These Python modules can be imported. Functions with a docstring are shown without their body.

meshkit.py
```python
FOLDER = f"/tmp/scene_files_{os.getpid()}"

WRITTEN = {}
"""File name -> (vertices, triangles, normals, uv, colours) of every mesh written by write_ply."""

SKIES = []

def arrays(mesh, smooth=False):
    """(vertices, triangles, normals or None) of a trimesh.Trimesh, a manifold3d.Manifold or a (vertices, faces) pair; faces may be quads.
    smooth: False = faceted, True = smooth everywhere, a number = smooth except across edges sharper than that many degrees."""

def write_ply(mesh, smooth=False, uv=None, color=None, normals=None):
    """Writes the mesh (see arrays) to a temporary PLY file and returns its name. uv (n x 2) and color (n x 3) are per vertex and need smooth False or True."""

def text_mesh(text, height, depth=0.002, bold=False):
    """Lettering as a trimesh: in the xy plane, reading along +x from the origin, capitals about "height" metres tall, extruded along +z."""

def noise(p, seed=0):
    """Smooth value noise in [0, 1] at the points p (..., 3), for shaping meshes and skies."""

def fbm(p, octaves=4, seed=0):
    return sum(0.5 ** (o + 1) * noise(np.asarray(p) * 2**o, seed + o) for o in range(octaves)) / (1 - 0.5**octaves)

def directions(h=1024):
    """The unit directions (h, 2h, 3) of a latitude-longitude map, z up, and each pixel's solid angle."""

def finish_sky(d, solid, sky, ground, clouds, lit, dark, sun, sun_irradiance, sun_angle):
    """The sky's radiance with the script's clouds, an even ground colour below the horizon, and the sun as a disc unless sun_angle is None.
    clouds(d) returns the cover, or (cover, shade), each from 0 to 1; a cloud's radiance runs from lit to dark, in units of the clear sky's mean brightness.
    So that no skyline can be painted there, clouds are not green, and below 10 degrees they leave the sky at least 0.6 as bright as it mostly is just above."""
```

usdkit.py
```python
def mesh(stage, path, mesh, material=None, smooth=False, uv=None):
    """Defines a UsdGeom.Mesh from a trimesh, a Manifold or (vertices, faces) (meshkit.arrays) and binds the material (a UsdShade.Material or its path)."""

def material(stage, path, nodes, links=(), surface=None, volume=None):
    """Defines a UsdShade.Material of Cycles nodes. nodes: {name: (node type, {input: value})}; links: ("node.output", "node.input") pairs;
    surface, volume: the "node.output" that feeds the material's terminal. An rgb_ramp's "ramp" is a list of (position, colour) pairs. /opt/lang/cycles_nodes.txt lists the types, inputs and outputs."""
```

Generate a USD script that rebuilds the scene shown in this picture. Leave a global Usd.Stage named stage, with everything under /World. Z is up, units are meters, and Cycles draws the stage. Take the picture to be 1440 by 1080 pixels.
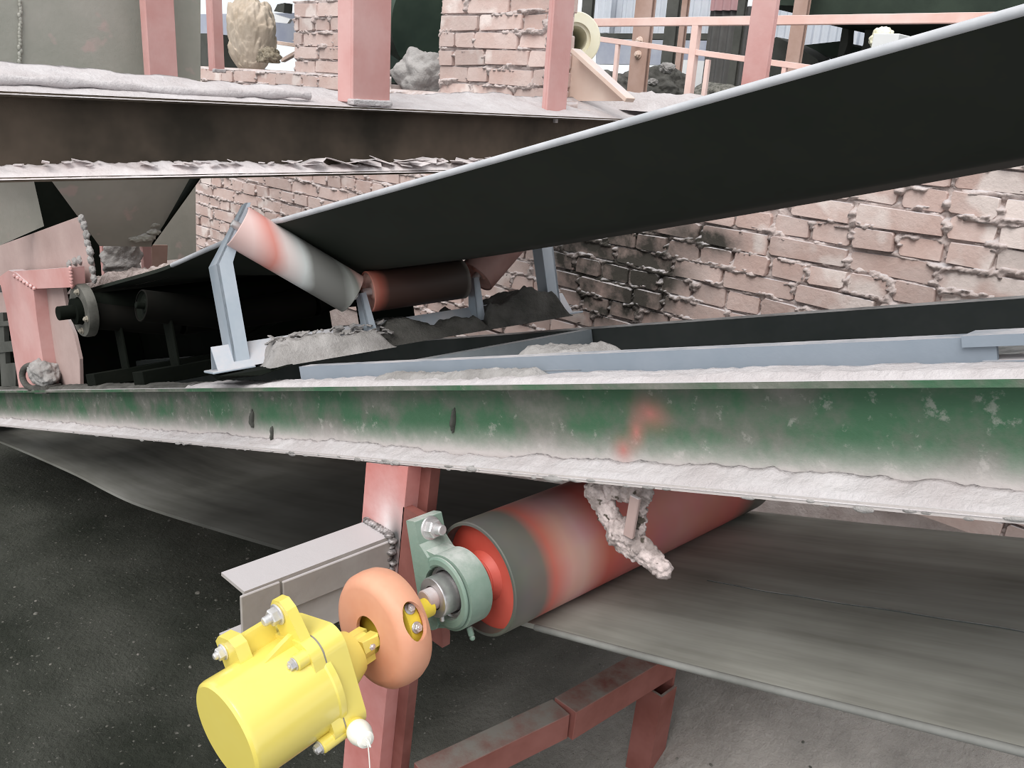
import math, random
import numpy as np, trimesh, usdkit, meshkit
from shapely.geometry import Polygon
from pxr import Usd, UsdGeom, UsdLux, UsdShade, Gf, Sdf

stage = Usd.Stage.CreateInMemory()
UsdGeom.SetStageUpAxis(stage, 'Z'); UsdGeom.SetStageMetersPerUnit(stage, 1.0)
UsdGeom.Xform.Define(stage, '/World'); UsdGeom.Scope.Define(stage, '/World/Looks')
rng = random.Random(7)

# ------------------------------------------------------------------ camera
YAW, PITCH, ROLL, INC, FPX = 2.33120834, -0.32191494, 0.06684317, 0.28267269, 1218.56
CAM = np.array([0, 0, 2.2])
_f = np.array([math.cos(PITCH)*math.cos(YAW), math.cos(PITCH)*math.sin(YAW), math.sin(PITCH)])
_r = np.array([math.sin(YAW), -math.cos(YAW), 0]); _u = np.cross(_r, _f)
_c, _s = math.cos(ROLL), math.sin(ROLL)
RGT, UPV, BCK = _c*_r+_s*_u, -_s*_r+_c*_u, -_f
cam = UsdGeom.Camera.Define(stage, '/World/camera')
cam.CreateHorizontalApertureAttr(36.0); cam.CreateVerticalApertureAttr(27.0)
cam.CreateFocalLengthAttr(FPX/1440*36); cam.CreateClippingRangeAttr((0.05, 500))
cam.AddTransformOp().Set(Gf.Matrix4d(*[*RGT, 0, *UPV, 0, *BCK, 0, *CAM, 1]))
cam.CreateExposureAttr(-1.05)

# ------------------------------------------------------------------ sky and sun (overcast, the sun a wide soft patch)
sky = UsdLux.DomeLight.Define(stage, '/World/sky')
sky.CreateIntensityAttr(0.70); sky.CreateColorAttr(Gf.Vec3f(0.93, 0.97, 1.0))
sun = UsdLux.DistantLight.Define(stage, '/World/sun')
sun.CreateAngleAttr(50.0); sun.CreateIntensityAttr(3.0); sun.CreateColorAttr(Gf.Vec3f(1.0, 0.97, 0.94))
def aim(prim, d):                      # light travels along -z of the prim; d points to the light
    d = np.array(d, float)/np.linalg.norm(d); x = np.cross([0, 0, 1], d); x /= np.linalg.norm(x); y = np.cross(d, x)
    UsdGeom.Xformable(prim).AddTransformOp().Set(Gf.Matrix4d(*[*x, 0, *y, 0, *d, 0, 0, 0, 4, 1]))
aim(sun, (0.22, -0.66, 1.0))

# ------------------------------------------------------------------ places
U = np.array([math.cos(INC), 0, math.sin(INC)]); V = np.array([0, 1.0, 0]); N = np.array([-math.sin(INC), 0, math.cos(INC)])
def frame(o, a, b, c):
    T = np.eye(4); T[:3, 0], T[:3, 1], T[:3, 2], T[:3, 3] = a, b, c, o; return T
TC = frame(CAM, U, V, N)               # the conveyor's own axes: along, across, normal
def F(u, y, n): return CAM + u*U + y*V + n*N
def ray(x, y): return RGT*((x-720)/FPX) + UPV*((540-y)/FPX) - BCK
def onX(x, y, X): d = ray(x, y); return CAM + d*(X/d[0])
def onY(x, y, Y): d = ray(x, y); return CAM + d*(Y/d[1])
def onZ(x, y, Z): d = ray(x, y); return CAM + d*((Z-CAM[2])/d[2])

# ------------------------------------------------------------------ things, parts
USED, BASE = {}, {}
def numbered(path):
    k = USED.get(path, -1)+1; USED[path] = k
    return path if k == 0 else f'{path}_{k:03d}'
def props(prim, **kw):
    for k, v in kw.items():
        if v: prim.SetCustomDataByKey(k, v)
def thing(name, label=None, cat=None, base=(0, 0, 0), group=None, kind=None):
    p = numbered('/World/'+name); x = UsdGeom.Xform.Define(stage, p); x.AddTranslateOp().Set(Gf.Vec3d(*map(float, base)))
    BASE[p] = np.array(base, float); props(x.GetPrim(), label=label, category=cat, group=group, kind=kind); return p
def part(parent, name, mesh, mat, smooth=30, label=None, kind=None):
    p = numbered(parent+'/'+name); BASE[p] = BASE[parent]
    m = mesh.copy(); m.apply_translation(-BASE[parent])
    props(usdkit.mesh(stage, p, m, mat, smooth).GetPrim(), label=label, kind=kind); return p
def solo(name, mesh, mat, label=None, cat=None, group=None, kind=None, smooth=30):
    p = numbered('/World/'+name); BASE[p] = np.zeros(3)
    props(usdkit.mesh(stage, p, mesh, mat, smooth).GetPrim(), label=label, category=cat, group=group, kind=kind); return p
def copy_of(path, move, label=None, group=None):
    src = stage.GetPrimAtPath(path); p = numbered(path); x = UsdGeom.Xform.Define(stage, p)
    x.GetPrim().GetReferences().AddInternalReference(Sdf.Path(path)); x.ClearXformOpOrder()
    x.AddTranslateOp(opSuffix='place').Set(Gf.Vec3d(*map(float, BASE[path]+np.array(move)))); x.GetPrim().SetInstanceable(True)
    was = src.GetCustomData(); props(x.GetPrim(), label=label or was.get('label'), category=was.get('category'), group=group or was.get('group')); return p

# ------------------------------------------------------------------ shapes
cat = lambda *m: trimesh.util.concatenate([k for q in m for k in (q if isinstance(q, (list, tuple)) else [q])])
def box(x0, x1, y0, y1, z0, z1, b=.0015, T=None):
    b = min(b, .3*min(x1-x0, y1-y0, z1-z0)); lo, hi = np.array([x0, y0, z0]), np.array([x1, y1, z1]); pts = []
    for k in range(3):
        for s in np.ndindex(2, 2, 2):
            p = np.where(np.array(s) == 0, lo+b, hi-b); p[k] = lo[k] if s[k] == 0 else hi[k]; pts.append(p)
    m = trimesh.convex.convex_hull(np.array(pts))
    return m.apply_transform(T) if T is not None else m
def hull(pts): return trimesh.convex.convex_hull(np.array(pts))
def ext(poly, length, T):              # a flat outline (x, y) pushed along z, then placed by T
    g = poly if isinstance(poly, Polygon) else Polygon(poly)
    return trimesh.creation.extrude_polygon(g, length, engine='earcut').apply_transform(T)
def align(p0, d):
    d = np.array(d, float)/np.linalg.norm(d); a = np.cross(d, [0, 0, 1] if abs(d[2]) < .9 else [1, 0, 0]); a /= np.linalg.norm(a)
    return frame(p0, a, np.cross(d, a), d)
def lathe(profile, p0, d, sec=40):     # (radius, height) pairs turned about the axis p0 + t d
    return trimesh.creation.revolve(np.array(profile, float), sections=sec).apply_transform(align(p0, d))
def cyl(p0, p1, r, sec=32, b=.002):
    p0, p1 = np.array(p0, float), np.array(p1, float); L = np.linalg.norm(p1-p0); b = min(b, r*.4, L*.3)
    return lathe([(0, 0), (r-b, 0), (r, b), (r, L-b), (r-b, L), (0, L)], p0, p1-p0, sec)
def hexnut(p0, d, r, h): return lathe([(0, 0), (r, 0), (r, h*.85), (r*.88, h), (0, h)], p0, d, 6)
def bolt(p0, d, r, out):               # washer, nut and the threaded end
    d = np.array(d, float)/np.linalg.norm(d); p0 = np.array(p0, float)
    return cat(cyl(p0, p0+d*r*.3, r*1.45, 24), hexnut(p0+d*r*.3, d, r*1.12, r*1.0), cyl(p0+d*r*.3, p0+d*(r*1.3+out), r*.62, 16))
def bar(p0, p1, w, h, up=(0, 0, 1), b=.0015):     # a rectangular bar between two points
    p0, p1 = np.array(p0, float), np.array(p1, float); d = p1-p0; L = np.linalg.norm(d); d /= L
    s = np.cross(d, up); s /= np.linalg.norm(s); return box(-w/2, w/2, -h/2, h/2, 0, L, b, frame(p0, s, np.cross(d, s), d))
def angle_bar(p0, p1, a, b_, t, n1, n2):          # an L section: legs along n1 (length a) and n2 (length b_)
    p0, p1 = np.array(p0, float), np.array(p1, float); d = p1-p0; L = np.linalg.norm(d)
    return ext([(0, 0), (a, 0), (a, t), (t, t), (t, b_), (0, b_)], L, frame(p0, n1, n2, d/L))
def tube(pts, r, sec=8):
    P = np.array(pts, float); t = np.gradient(P, axis=0); t /= np.linalg.norm(t, axis=1, keepdims=True)
    a = np.cross(t, [0.3, 0.2, 1]); a /= np.linalg.norm(a, axis=1, keepdims=True); b = np.cross(t, a)
    ang = np.arange(sec)*2*np.pi/sec; r = np.broadcast_to(r, len(P))
    v = (P[:, None]+r[:, None, None]*(np.cos(ang)[None, :, None]*a[:, None]+np.sin(ang)[None, :, None]*b[:, None])).reshape(-1, 3)
    n = len(P); f = []
    for i in range(n-1):
        for j in range(sec):
            k = (j+1) % sec; f += [[i*sec+j, i*sec+k, (i+1)*sec+k], [i*sec+j, (i+1)*sec+k, (i+1)*sec+j]]
    v = np.vstack([v, P[0], P[-1]])
    for j in range(sec):
        k = (j+1) % sec; f += [[n*sec, k, j], [n*sec+1, (n-1)*sec+j, (n-1)*sec+k]]
    return trimesh.Trimesh(v, f, process=False)
def rough(m, amp, scale, seed=0, edge=None):      # uneven surface from noise
    if edge: m = m.subdivide_to_size(edge, max_iter=12)
    m.merge_vertices(); n = np.array(m.vertex_normals); v = np.array(m.vertices)
    m.vertices = v + n*((meshkit.fbm(v*scale, 4, seed)-.5)*2*amp)[:, None]; return m
def lump(c, rad, amp=.25, scale=None, seed=0, sub=4, flat=None):
    m = trimesh.creation.icosphere(sub); v = m.vertices*np.array(rad)
    sc = scale or 2.2/np.mean(rad); k = 1+amp*2*(meshkit.fbm(v*sc+seed*7.3, 4, seed)-.5)
    v = v*k[:, None]
    if flat is not None: v[:, 2] = np.maximum(v[:, 2], flat)
    m.vertices = v+np.array(c); return m
def strip(nu, ns, fn):                 # grid of points fn(i/nu, j/ns) as a surface
    g = np.array([[fn(i/nu, j/ns) for j in range(ns+1)] for i in range(nu+1)]); v = g.reshape(-1, 3)
    i, j = np.meshgrid(np.arange(nu), np.arange(ns), indexing='ij'); w = ns+1
    q = np.stack([i*w+j, (i+1)*w+j, (i+1)*w+j+1, i*w+j+1], -1).reshape(-1, 4)
    return trimesh.Trimesh(v, np.vstack([q[:, [0, 1, 2]], q[:, [0, 2, 3]]]), process=False)
def sheet(nu, ns, fn, nrm, t):         # the same with a thickness t along nrm
    a = strip(nu, ns, fn); w = ns+1; n = len(a.vertices); nr = np.array(nrm, float)*t
    v = np.vstack([a.vertices, a.vertices+nr]); f = [a.faces, a.faces[:, ::-1]+n]
    rim = [k*w for k in range(nu+1)]+[nu*w+k for k in range(1, ns+1)]+[k*w+ns for k in range(nu-1, -1, -1)]+[k for k in range(ns-1, 0, -1)]
    s = []
    for p, q in zip(rim, rim[1:]+rim[:1]): s += [[q, p, p+n], [q, p+n, q+n]]
    m = trimesh.Trimesh(v, np.vstack(f+[np.array(s)]), process=False); m.fix_normals(); return m
def slabY(px, Y, t, b=0):              # an outline seen in the photograph as a plate standing at depth Y, t thick
    P = [onY(x, y, Y) for x, y in px]; return ext([(p[0], p[2]) for p in P], t, frame((0, Y, 0), (1, 0, 0), (0, 0, 1), (0, 1, 0)))
def slabX(px, X, t):
    P = [onX(x, y, X) for x, y in px]; return ext([(p[1], p[2]) for p in P], t, frame((X-t, 0, 0), (0, 1, 0), (0, 0, 1), (1, 0, 0)))
def pile(u0, u1, y0, y1, h, seed, T=TC, z=0, step=.012, sc=14, rim=.02):     # a loose heap as a height field with a skirt
    nu, ns = max(8, int((u1-u0)/step)), max(6, int((y1-y0)/step))
    uu, yy = np.meshgrid(np.linspace(0, 1, nu+1), np.linspace(0, 1, ns+1), indexing='ij')
    x, y = u0+uu*(u1-u0), y0+yy*(y1-y0); P = np.stack([x, y, 0*x], -1)
    d = np.clip(np.minimum(np.minimum(uu, 1-uu)*(u1-u0), np.minimum(yy, 1-yy)*(y1-y0))/rim, 0, 1); d = d*d*(3-2*d)
    hh = h(x, y) if callable(h) else h
    zz = z+d*hh*(.55+.9*(meshkit.fbm(P*sc*.35, 3, seed)-.3))+d*.35*np.minimum(hh, .02)*(meshkit.fbm(P*sc*5, 3, seed+5)-.5)*2 - (1-d)*.004
    v = np.stack([x, y, zz], -1).reshape(-1, 3); i, j = np.meshgrid(np.arange(nu), np.arange(ns), indexing='ij'); w = ns+1
    q = np.stack([i*w+j, (i+1)*w+j, (i+1)*w+j+1, i*w+j+1], -1).reshape(-1, 4)
    return trimesh.Trimesh(v, np.vstack([q[:, [0, 1, 2]], q[:, [0, 2, 3]]]), process=False).apply_transform(T)

# ------------------------------------------------------------------ materials
def mat(name, c1, c2, scale=6, rough_=.7, dust=None, dz=(.45, .9), dmask=(.3, .6), bump=.15, bscale=60, detail=5, ramp=(.35, .65), vary=0, spec=.3, speck=None, metal=0, extra=None, bdist=.01):
    """Two noise-mixed tones; dust settles on what faces up; fine relief by bump."""
    n = {'g': ('geometry', {}), 'n1': ('noise_texture', {'scale': scale, 'detail': detail, 'roughness': .62}),
         'r1': ('rgb_ramp', {'ramp': [(0, c1), (ramp[0], c1), (ramp[1], c2), (1, c2)]}),
         'nb': ('noise_texture', {'scale': bscale, 'detail': 6, 'roughness': .65}), 'b': ('bump', {'strength': bump, 'distance': bdist}),
         'p': ('principled_bsdf', {'roughness': rough_, 'specular_ior_level': spec, 'metallic': metal})}
    l = [('g.position', 'n1.vector'), ('g.position', 'nb.vector'), ('n1.fac', 'r1.fac'), ('nb.fac', 'b.height'), ('b.normal', 'p.normal')]
    col = 'r1.color'
    if speck:
        n['ns'] = ('noise_texture', {'scale': speck[1], 'detail': 3}); n['ms'] = ('map_range', {'from_min': speck[2], 'from_max': speck[2]+.06, 'clamp': True})
        n['xs'] = ('mix', {'color2': speck[0]}); l += [('g.position', 'ns.vector'), ('ns.fac', 'ms.value'), ('ms.result', 'xs.fac'), (col, 'xs.color1')]; col = 'xs.color'
    if vary:
        n['o'] = ('object_info', {}); n['mv'] = ('map_range', {'to_min': 1-vary, 'to_max': 1+vary*.55}); n['h'] = ('hsv', {})
        l += [('o.random', 'mv.value'), ('mv.result', 'h.value'), (col, 'h.color')]; col = 'h.color'
    for k, e in enumerate(extra or ()):          # soft patches of colour with a place of their own: (colour, centre, radius, strength)
        a = f'e{k}'; n[a+'d'] = ('mapping', {'mapping_type': 'texture', 'location': e[1], 'scale': e[2]}); n[a+'g'] = ('gradient_texture', {'gradient_type': 'quadratic_sphere'})
        n[a+'m'] = ('math', {'math_type': 'multiply', 'value2': e[3], 'use_clamp': True}); n[a+'x'] = ('mix', {'color2': e[0]})
        n[a+'n'] = ('math', {'math_type': 'multiply', 'use_clamp': True})
        n[a+'w'] = ('map_range', {'from_min': .25, 'from_max': .6, 'to_min': .3, 'to_max': 1.2, 'clamp': True})
        l += [('g.position', a+'d.vector'), (a+'d.vector', a+'g.vector'), (a+'g.fac', a+'m.value1'), (a+'m.value', a+'n.value1'), ('n1.fac', a+'w.value'), (a+'w.result', a+'n.value2'), (a+'n.value', a+'x.fac'), (col, a+'x.color1')]; col = a+'x.color'
    if dust:
        n['sx'] = ('separate_xyz', {}); n['mz'] = ('map_range', {'from_min': dz[0], 'from_max': dz[1], 'clamp': True})
        n['nd'] = ('noise_texture', {'scale': scale*1.7, 'detail': 6, 'roughness': .7}); n['md'] = ('map_range', {'from_min': dmask[0], 'from_max': dmask[1], 'clamp': True})
        n['mm'] = ('math', {'math_type': 'multiply', 'use_clamp': True}); n['xd'] = ('mix', {'color2': dust})
        l += [('g.normal', 'sx.vector'), ('sx.z', 'mz.value'), ('g.position', 'nd.vector'), ('nd.fac', 'md.value'), ('mz.result', 'mm.value1'), ('md.result', 'mm.value2'), ('mm.value', 'xd.fac'), (col, 'xd.color1')]; col = 'xd.color'
    l.append((col, 'p.base_color'))
    return usdkit.material(stage, '/World/Looks/'+name, n, l, surface='p.BSDF')

PALE = (.55, .52, .53)
def beam_mat():                        # green paint, dust caked towards the foot of the web and on what faces up
    n = {'g': ('geometry', {}), 'v': ('mapping', {'mapping_type': 'point', 'rotation': (0, INC, 0)}), 's': ('separate_xyz', {}), 'n1': ('noise_texture', {'scale': 5, 'detail': 6, 'roughness': .65}), 'n2': ('noise_texture', {'scale': 34, 'detail': 6, 'roughness': .7}),
         'r1': ('rgb_ramp', {'ramp': [(0, (.036, .095, .050)), (.42, (.052, .125, .068)), (.53, (.115, .135, .105)), (.66, (.21, .195, .178)), (1, (.24, .215, .20))]}),
         'h': ('map_range', {'from_min': 0, 'from_max': 1}), 'k': ('map_range', {'from_min': NB+.075, 'from_max': NB+.016, 'to_min': 0, 'to_max': 1.0, 'clamp': True}), 'a': ('math', {'math_type': 'multiply_add', 'value2': .8, 'value3': -.3}), 'b': ('math', {'math_type': 'add', 'use_clamp': True}), 'c': ('math', {'math_type': 'multiply', 'use_clamp': True}),
         'x': ('mix', {'color2': (.50, .455, .44)}), 'sn': ('separate_xyz', {}), 'mz': ('map_range', {'from_min': .5, 'from_max': .95, 'clamp': True}), 'y': ('mix', {'color2': PALE}),
         'fl': ('map_range', {'from_min': .60, 'from_max': .68, 'to_max': .45, 'clamp': True}), 'z': ('mix', {'color2': (.40, .38, .35)}),
         'bp': ('bump', {'strength': .3, 'distance': .008}), 'p': ('principled_bsdf', {'roughness': .6, 'specular_ior_level': .3})}
    l = [('g.position', 'v.vector'), ('v.vector', 's.vector'), ('g.position', 'n1.vector'), ('g.position', 'n2.vector'), ('n1.fac', 'r1.fac'), ('s.z', 'k.value'), ('n2.fac', 'a.value1'), ('k.result', 'c.value1'), ('k.result', 'b.value1'), ('a.value', 'b.value2'), ('b.value', 'c.value2'),
         ('n2.fac', 'fl.value'), ('fl.result', 'z.fac'), ('r1.color', 'z.color1'), ('z.color', 'x.color1'), ('c.value', 'x.fac')]
    col = 'x.color'
    for k, (ce, ra) in enumerate((((-.795, -.232), (.10, .045)), ((-.855, -.292), (.06, .04)), ((-.825, -.262), (.05, .05)))):
        p = F(ce[0], 1.04, ce[1]); a = f'e{k}'
        n[a+'d'] = ('mapping', {'mapping_type': 'texture', 'location': tuple(p), 'scale': (ra[0]*.6, .3, ra[1])}); n[a+'g'] = ('gradient_texture', {'gradient_type': 'quadratic_sphere'}); n[a+'m'] = ('math', {'math_type': 'multiply', 'value2': .9, 'use_clamp': True}); n[a+'x'] = ('mix', {'color2': (.44, .16, .14)})
        l += [('g.position', a+'d.vector'), (a+'d.vector', a+'g.vector'), (a+'g.fac', a+'m.value1'), (a+'m.value', a+'x.fac'), (col, a+'x.color1')]; col = a+'x.color'
    l += [('g.normal', 'sn.vector'), ('sn.z', 'mz.value'), ('mz.result', 'y.fac'), (col, 'y.color1'), ('y.color', 'p.base_color'), ('n2.fac', 'bp.height'), ('bp.normal', 'p.normal')]
    return usdkit.material(stage, '/World/Looks/green_paint', n, l, surface='p.BSDF')
# height over the conveyor's own plane, as the rotated mapping gives it
NB = float(CAM@N)-.3285
M_green = beam_mat()
M_frame_top = mat('frame_grey_blue', (.21, .245, .285), (.25, .28, .32), 5, .55, dust=PALE, bump=.06)
M_steel_dark = mat('stringer_dark_steel', (.060, .070, .066), (.085, .092, .088), 6, .6, dust=(.5, .49, .48), dz=(.6, .95), bump=.08)
M_steel_grey = mat('stringer_light_steel', (.22, .25, .27), (.30, .33, .35), 6, .6, dust=(.62, .60, .60), dz=(.6, .95), bump=.08)
M_idler_paint = mat('idler_bracket_paint', (.36, .42, .48), (.46, .50, .55), 7, .5, dust=PALE, bump=.06)
M_red = mat('red_primer', (.18, .058, .045), (.26, .10, .085), 5, .6, dust=(.27, .25, .225), dz=(.5, .95), bump=.08)
M_pink = mat('dusty_red_primer', (.53, .265, .245), (.60, .365, .345), 4, .75, dust=PALE, bump=.08)
M_pink_grey = mat('dusty_red_plate', (.37, .265, .245), (.45, .335, .31), 4, .8, dust=PALE, bump=.1)
M_leg_red = mat('leg_red_primer', (.50, .17, .15), (.60, .27, .25), 5, .6, dust=PALE, bump=.08, extra=[((.80, .72, .72), (-1.28, 1.0, 1.32), (.12, .12, .22), 1.2), ((.10, .10, .10), (-1.25, 1.0, 1.30), (.045, .1, .14), 1.6)])
M_belt = mat('belt_rubber_grimy', (.011, .015, .0105), (.018, .021, .0155), 3, .75, bump=.03, spec=.25)
M_beltedge = mat('belt_edge_rubber', (.40, .41, .43), (.50, .50, .52), 20, .7, bump=.03)
def return_mat():
    n = {'g': ('geometry', {}), 'v': ('mapping', {'mapping_type': 'point', 'rotation': (0, INC, 0)}), 'w': ('mapping', {'mapping_type': 'point', 'scale': (.9, 9, 1)}), 'n': ('noise_texture', {'scale': 1.6, 'detail': 6, 'roughness': .6}), 'n2': ('noise_texture', {'scale': 3, 'detail': 4}),
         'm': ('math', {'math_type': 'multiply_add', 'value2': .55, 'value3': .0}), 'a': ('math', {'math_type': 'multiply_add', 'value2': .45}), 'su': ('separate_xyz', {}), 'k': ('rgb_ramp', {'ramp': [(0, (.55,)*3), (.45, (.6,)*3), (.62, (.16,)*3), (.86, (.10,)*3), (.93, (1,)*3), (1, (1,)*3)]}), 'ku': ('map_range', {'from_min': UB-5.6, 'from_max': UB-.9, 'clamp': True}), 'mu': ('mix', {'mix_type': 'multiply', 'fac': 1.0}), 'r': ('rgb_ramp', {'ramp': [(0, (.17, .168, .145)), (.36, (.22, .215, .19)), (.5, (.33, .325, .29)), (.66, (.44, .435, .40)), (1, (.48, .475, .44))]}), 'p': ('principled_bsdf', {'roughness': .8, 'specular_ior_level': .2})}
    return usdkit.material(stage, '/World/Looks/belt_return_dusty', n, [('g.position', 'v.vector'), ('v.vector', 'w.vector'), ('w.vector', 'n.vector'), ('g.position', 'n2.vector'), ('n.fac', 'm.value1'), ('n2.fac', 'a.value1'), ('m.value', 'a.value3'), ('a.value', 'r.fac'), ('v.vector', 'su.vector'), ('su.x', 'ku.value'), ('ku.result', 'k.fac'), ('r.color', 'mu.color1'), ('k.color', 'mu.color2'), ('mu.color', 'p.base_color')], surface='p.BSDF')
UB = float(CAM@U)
M_return = return_mat()
M_brown = mat('grimy_brown_steel', (.030, .024, .017), (.105, .078, .058), 2.2, .85, dust=(.78, .72, .72), dz=(.55, .95), dmask=(.22, .38), bump=.25, bscale=45)
M_paledust = mat('pale_dust', (.55, .52, .525), (.46, .42, .42), 9, .95, bump=.5, bscale=70, bdist=.02)
M_greydust = mat('grey_mineral_dust', (.27, .255, .245), (.40, .38, .37), 14, .95, bump=.5, bscale=120, bdist=.02)
M_darkdust = mat('dark_mineral_dust', (.06, .058, .052), (.12, .115, .105), 14, .95, bump=.5, bscale=120, bdist=.02)
M_hopper = mat('hopper_grey_green', (.31, .312, .27), (.385, .37, .33), 3, .85, dust=PALE, bump=.12, speck=((.44, .36, .33), 9, .62))
M_black = mat('black_grime_and_shade', (.004, .0058, .004), (.008, .0095, .007), 6, .85, bump=.2, spec=.08)  # grime, and deep shade under belt and hopper put into the colour
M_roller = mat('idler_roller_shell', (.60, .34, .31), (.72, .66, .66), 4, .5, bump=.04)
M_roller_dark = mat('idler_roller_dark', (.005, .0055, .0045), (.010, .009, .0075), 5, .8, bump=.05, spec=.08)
M_cap = mat('idler_end_cap', (.42, .20, .16), (.58, .36, .31), 8, .6, bump=.05)
M_drumend = mat('drum_end_red', (.52, .075, .050), (.60, .11, .08), 6, .45, bump=.04)
M_bearing = mat('bearing_green_cast', (.16, .245, .195), (.23, .30, .25), 8, .55, dust=(.5, .52, .49), dz=(.6, 1), bump=.12)
M_zinc = mat('zinc_fastener', (.52, .50, .50), (.70, .69, .69), 30, .38, metal=.6, bump=.05)
M_chrome = mat('ground_steel_ring', (.42, .41, .41), (.62, .60, .60), 20, .28, metal=.8, bump=.03)
M_yellow = mat('yellow_enamel', (.76, .62, .12), (.78, .65, .145), 5, .22, bump=.01, spec=1.0)
M_yellow_dirty = mat('yellow_enamel_worn', (.70, .50, .05), (.78, .62, .07), 14, .4, bump=.08)
M_orange = mat('orange_rubber', (.60, .25, .15), (.68, .35, .23), 4, .5, bump=.04)
M_gland = mat('cable_gland_white', (.75, .73, .66), (.82, .80, .75), 9, .5, bump=.03)
M_seam = mat('grey_gasket', (.24, .21, .17), (.30, .27, .22), 9, .7, bump=.03)
M_arm = mat('bare_channel_steel', (.34, .31, .29), (.43, .40, .38), 6, .5, dust=(.46, .43, .435), dz=(.6, .95), dmask=(.1, .3), bump=.1)
M_weld = mat('weld_bead', (.10, .09, .085), (.45, .42, .42), 60, .45, metal=.4, bump=.4)
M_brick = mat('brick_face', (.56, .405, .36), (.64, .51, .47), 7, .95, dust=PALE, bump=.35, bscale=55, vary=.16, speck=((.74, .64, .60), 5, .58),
              extra=[((.05, .045, .038), (-1.88, 2.45, 1.66), (.55, .5, .42), 3.0), ((.05, .045, .038), (-1.5, 2.45, 1.80), (.3, .5, .10), 1.6)], bdist=.008)  # two soft dark patches on the wall beside the far bracket
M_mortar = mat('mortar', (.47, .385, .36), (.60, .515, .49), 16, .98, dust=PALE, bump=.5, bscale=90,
               extra=[((.05, .045, .038), (-1.88, 2.45, 1.66), (.55, .5, .42), 3.0), ((.05, .045, .038), (-1.5, 2.45, 1.80), (.3, .5, .10), 1.6)], bdist=.012)  # same dark patches carried over the joints
M_tarp = mat('tarpaulin_cloth', (.36, .29, .22), (.52, .44, .36), 6, .9, bump=.2)
M_floor = mat('floor_coal_dust', (.017, .020, .014), (.058, .060, .050), 1.6, .98, bump=.7, bscale=45, bdist=.03, speck=((.15, .145, .13), 70, .66),
              extra=[((.52, .475, .44), (.2, 2.2, .4), (2.6, 2.3, 6.), 2.3)])  # pale dust at right, with the stronger daylight there put into its colour
M_pebble = mat('pebbles', (.06, .06, .05), (.20, .19, .17), 40, .95, bump=.2)
M_duct = mat('duct_dark_green', (.022, .040, .030), (.045, .070, .050), 4, .45, bump=.05)
M_rail = mat('railing_paint', (.70, .46, .40), (.78, .60, .55), 5, .7, dust=PALE, bump=.05)
M_colbrown = mat('column_brown_primer', (.40, .26, .21), (.50, .35, .30), 4, .8, bump=.08)
M_coldark = mat('column_dark_steel', (.06, .062, .054), (.10, .10, .09), 4, .8, bump=.08)
M_corr = mat('corrugated_pale', (.56, .60, .66), (.68, .70, .75), 2, .6, bump=.03)
M_corrgrey = mat('corrugated_grey', (.10, .098, .096), (.15, .145, .14), 2, .7, bump=.03)
M_corrpink = mat('corrugated_pink', (.52, .32, .33), (.60, .40, .42), 2, .7, bump=.03)
M_roof = mat('roof_dark_green', (.020, .030, .022), (.035, .050, .036), 3, .8, bump=.1)
M_cream = mat('flange_cream', (.72, .68, .50), (.78, .76, .62), 5, .6, dust=PALE, bump=.04)
M_gusset = mat('gusset_peach', (.62, .46, .38), (.70, .56, .48), 4, .75, dust=PALE, bump=.05)
M_bluegrey = mat('blue_grey_sheet', (.30, .32, .40), (.40, .42, .48), 3, .7, bump=.05)
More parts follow.
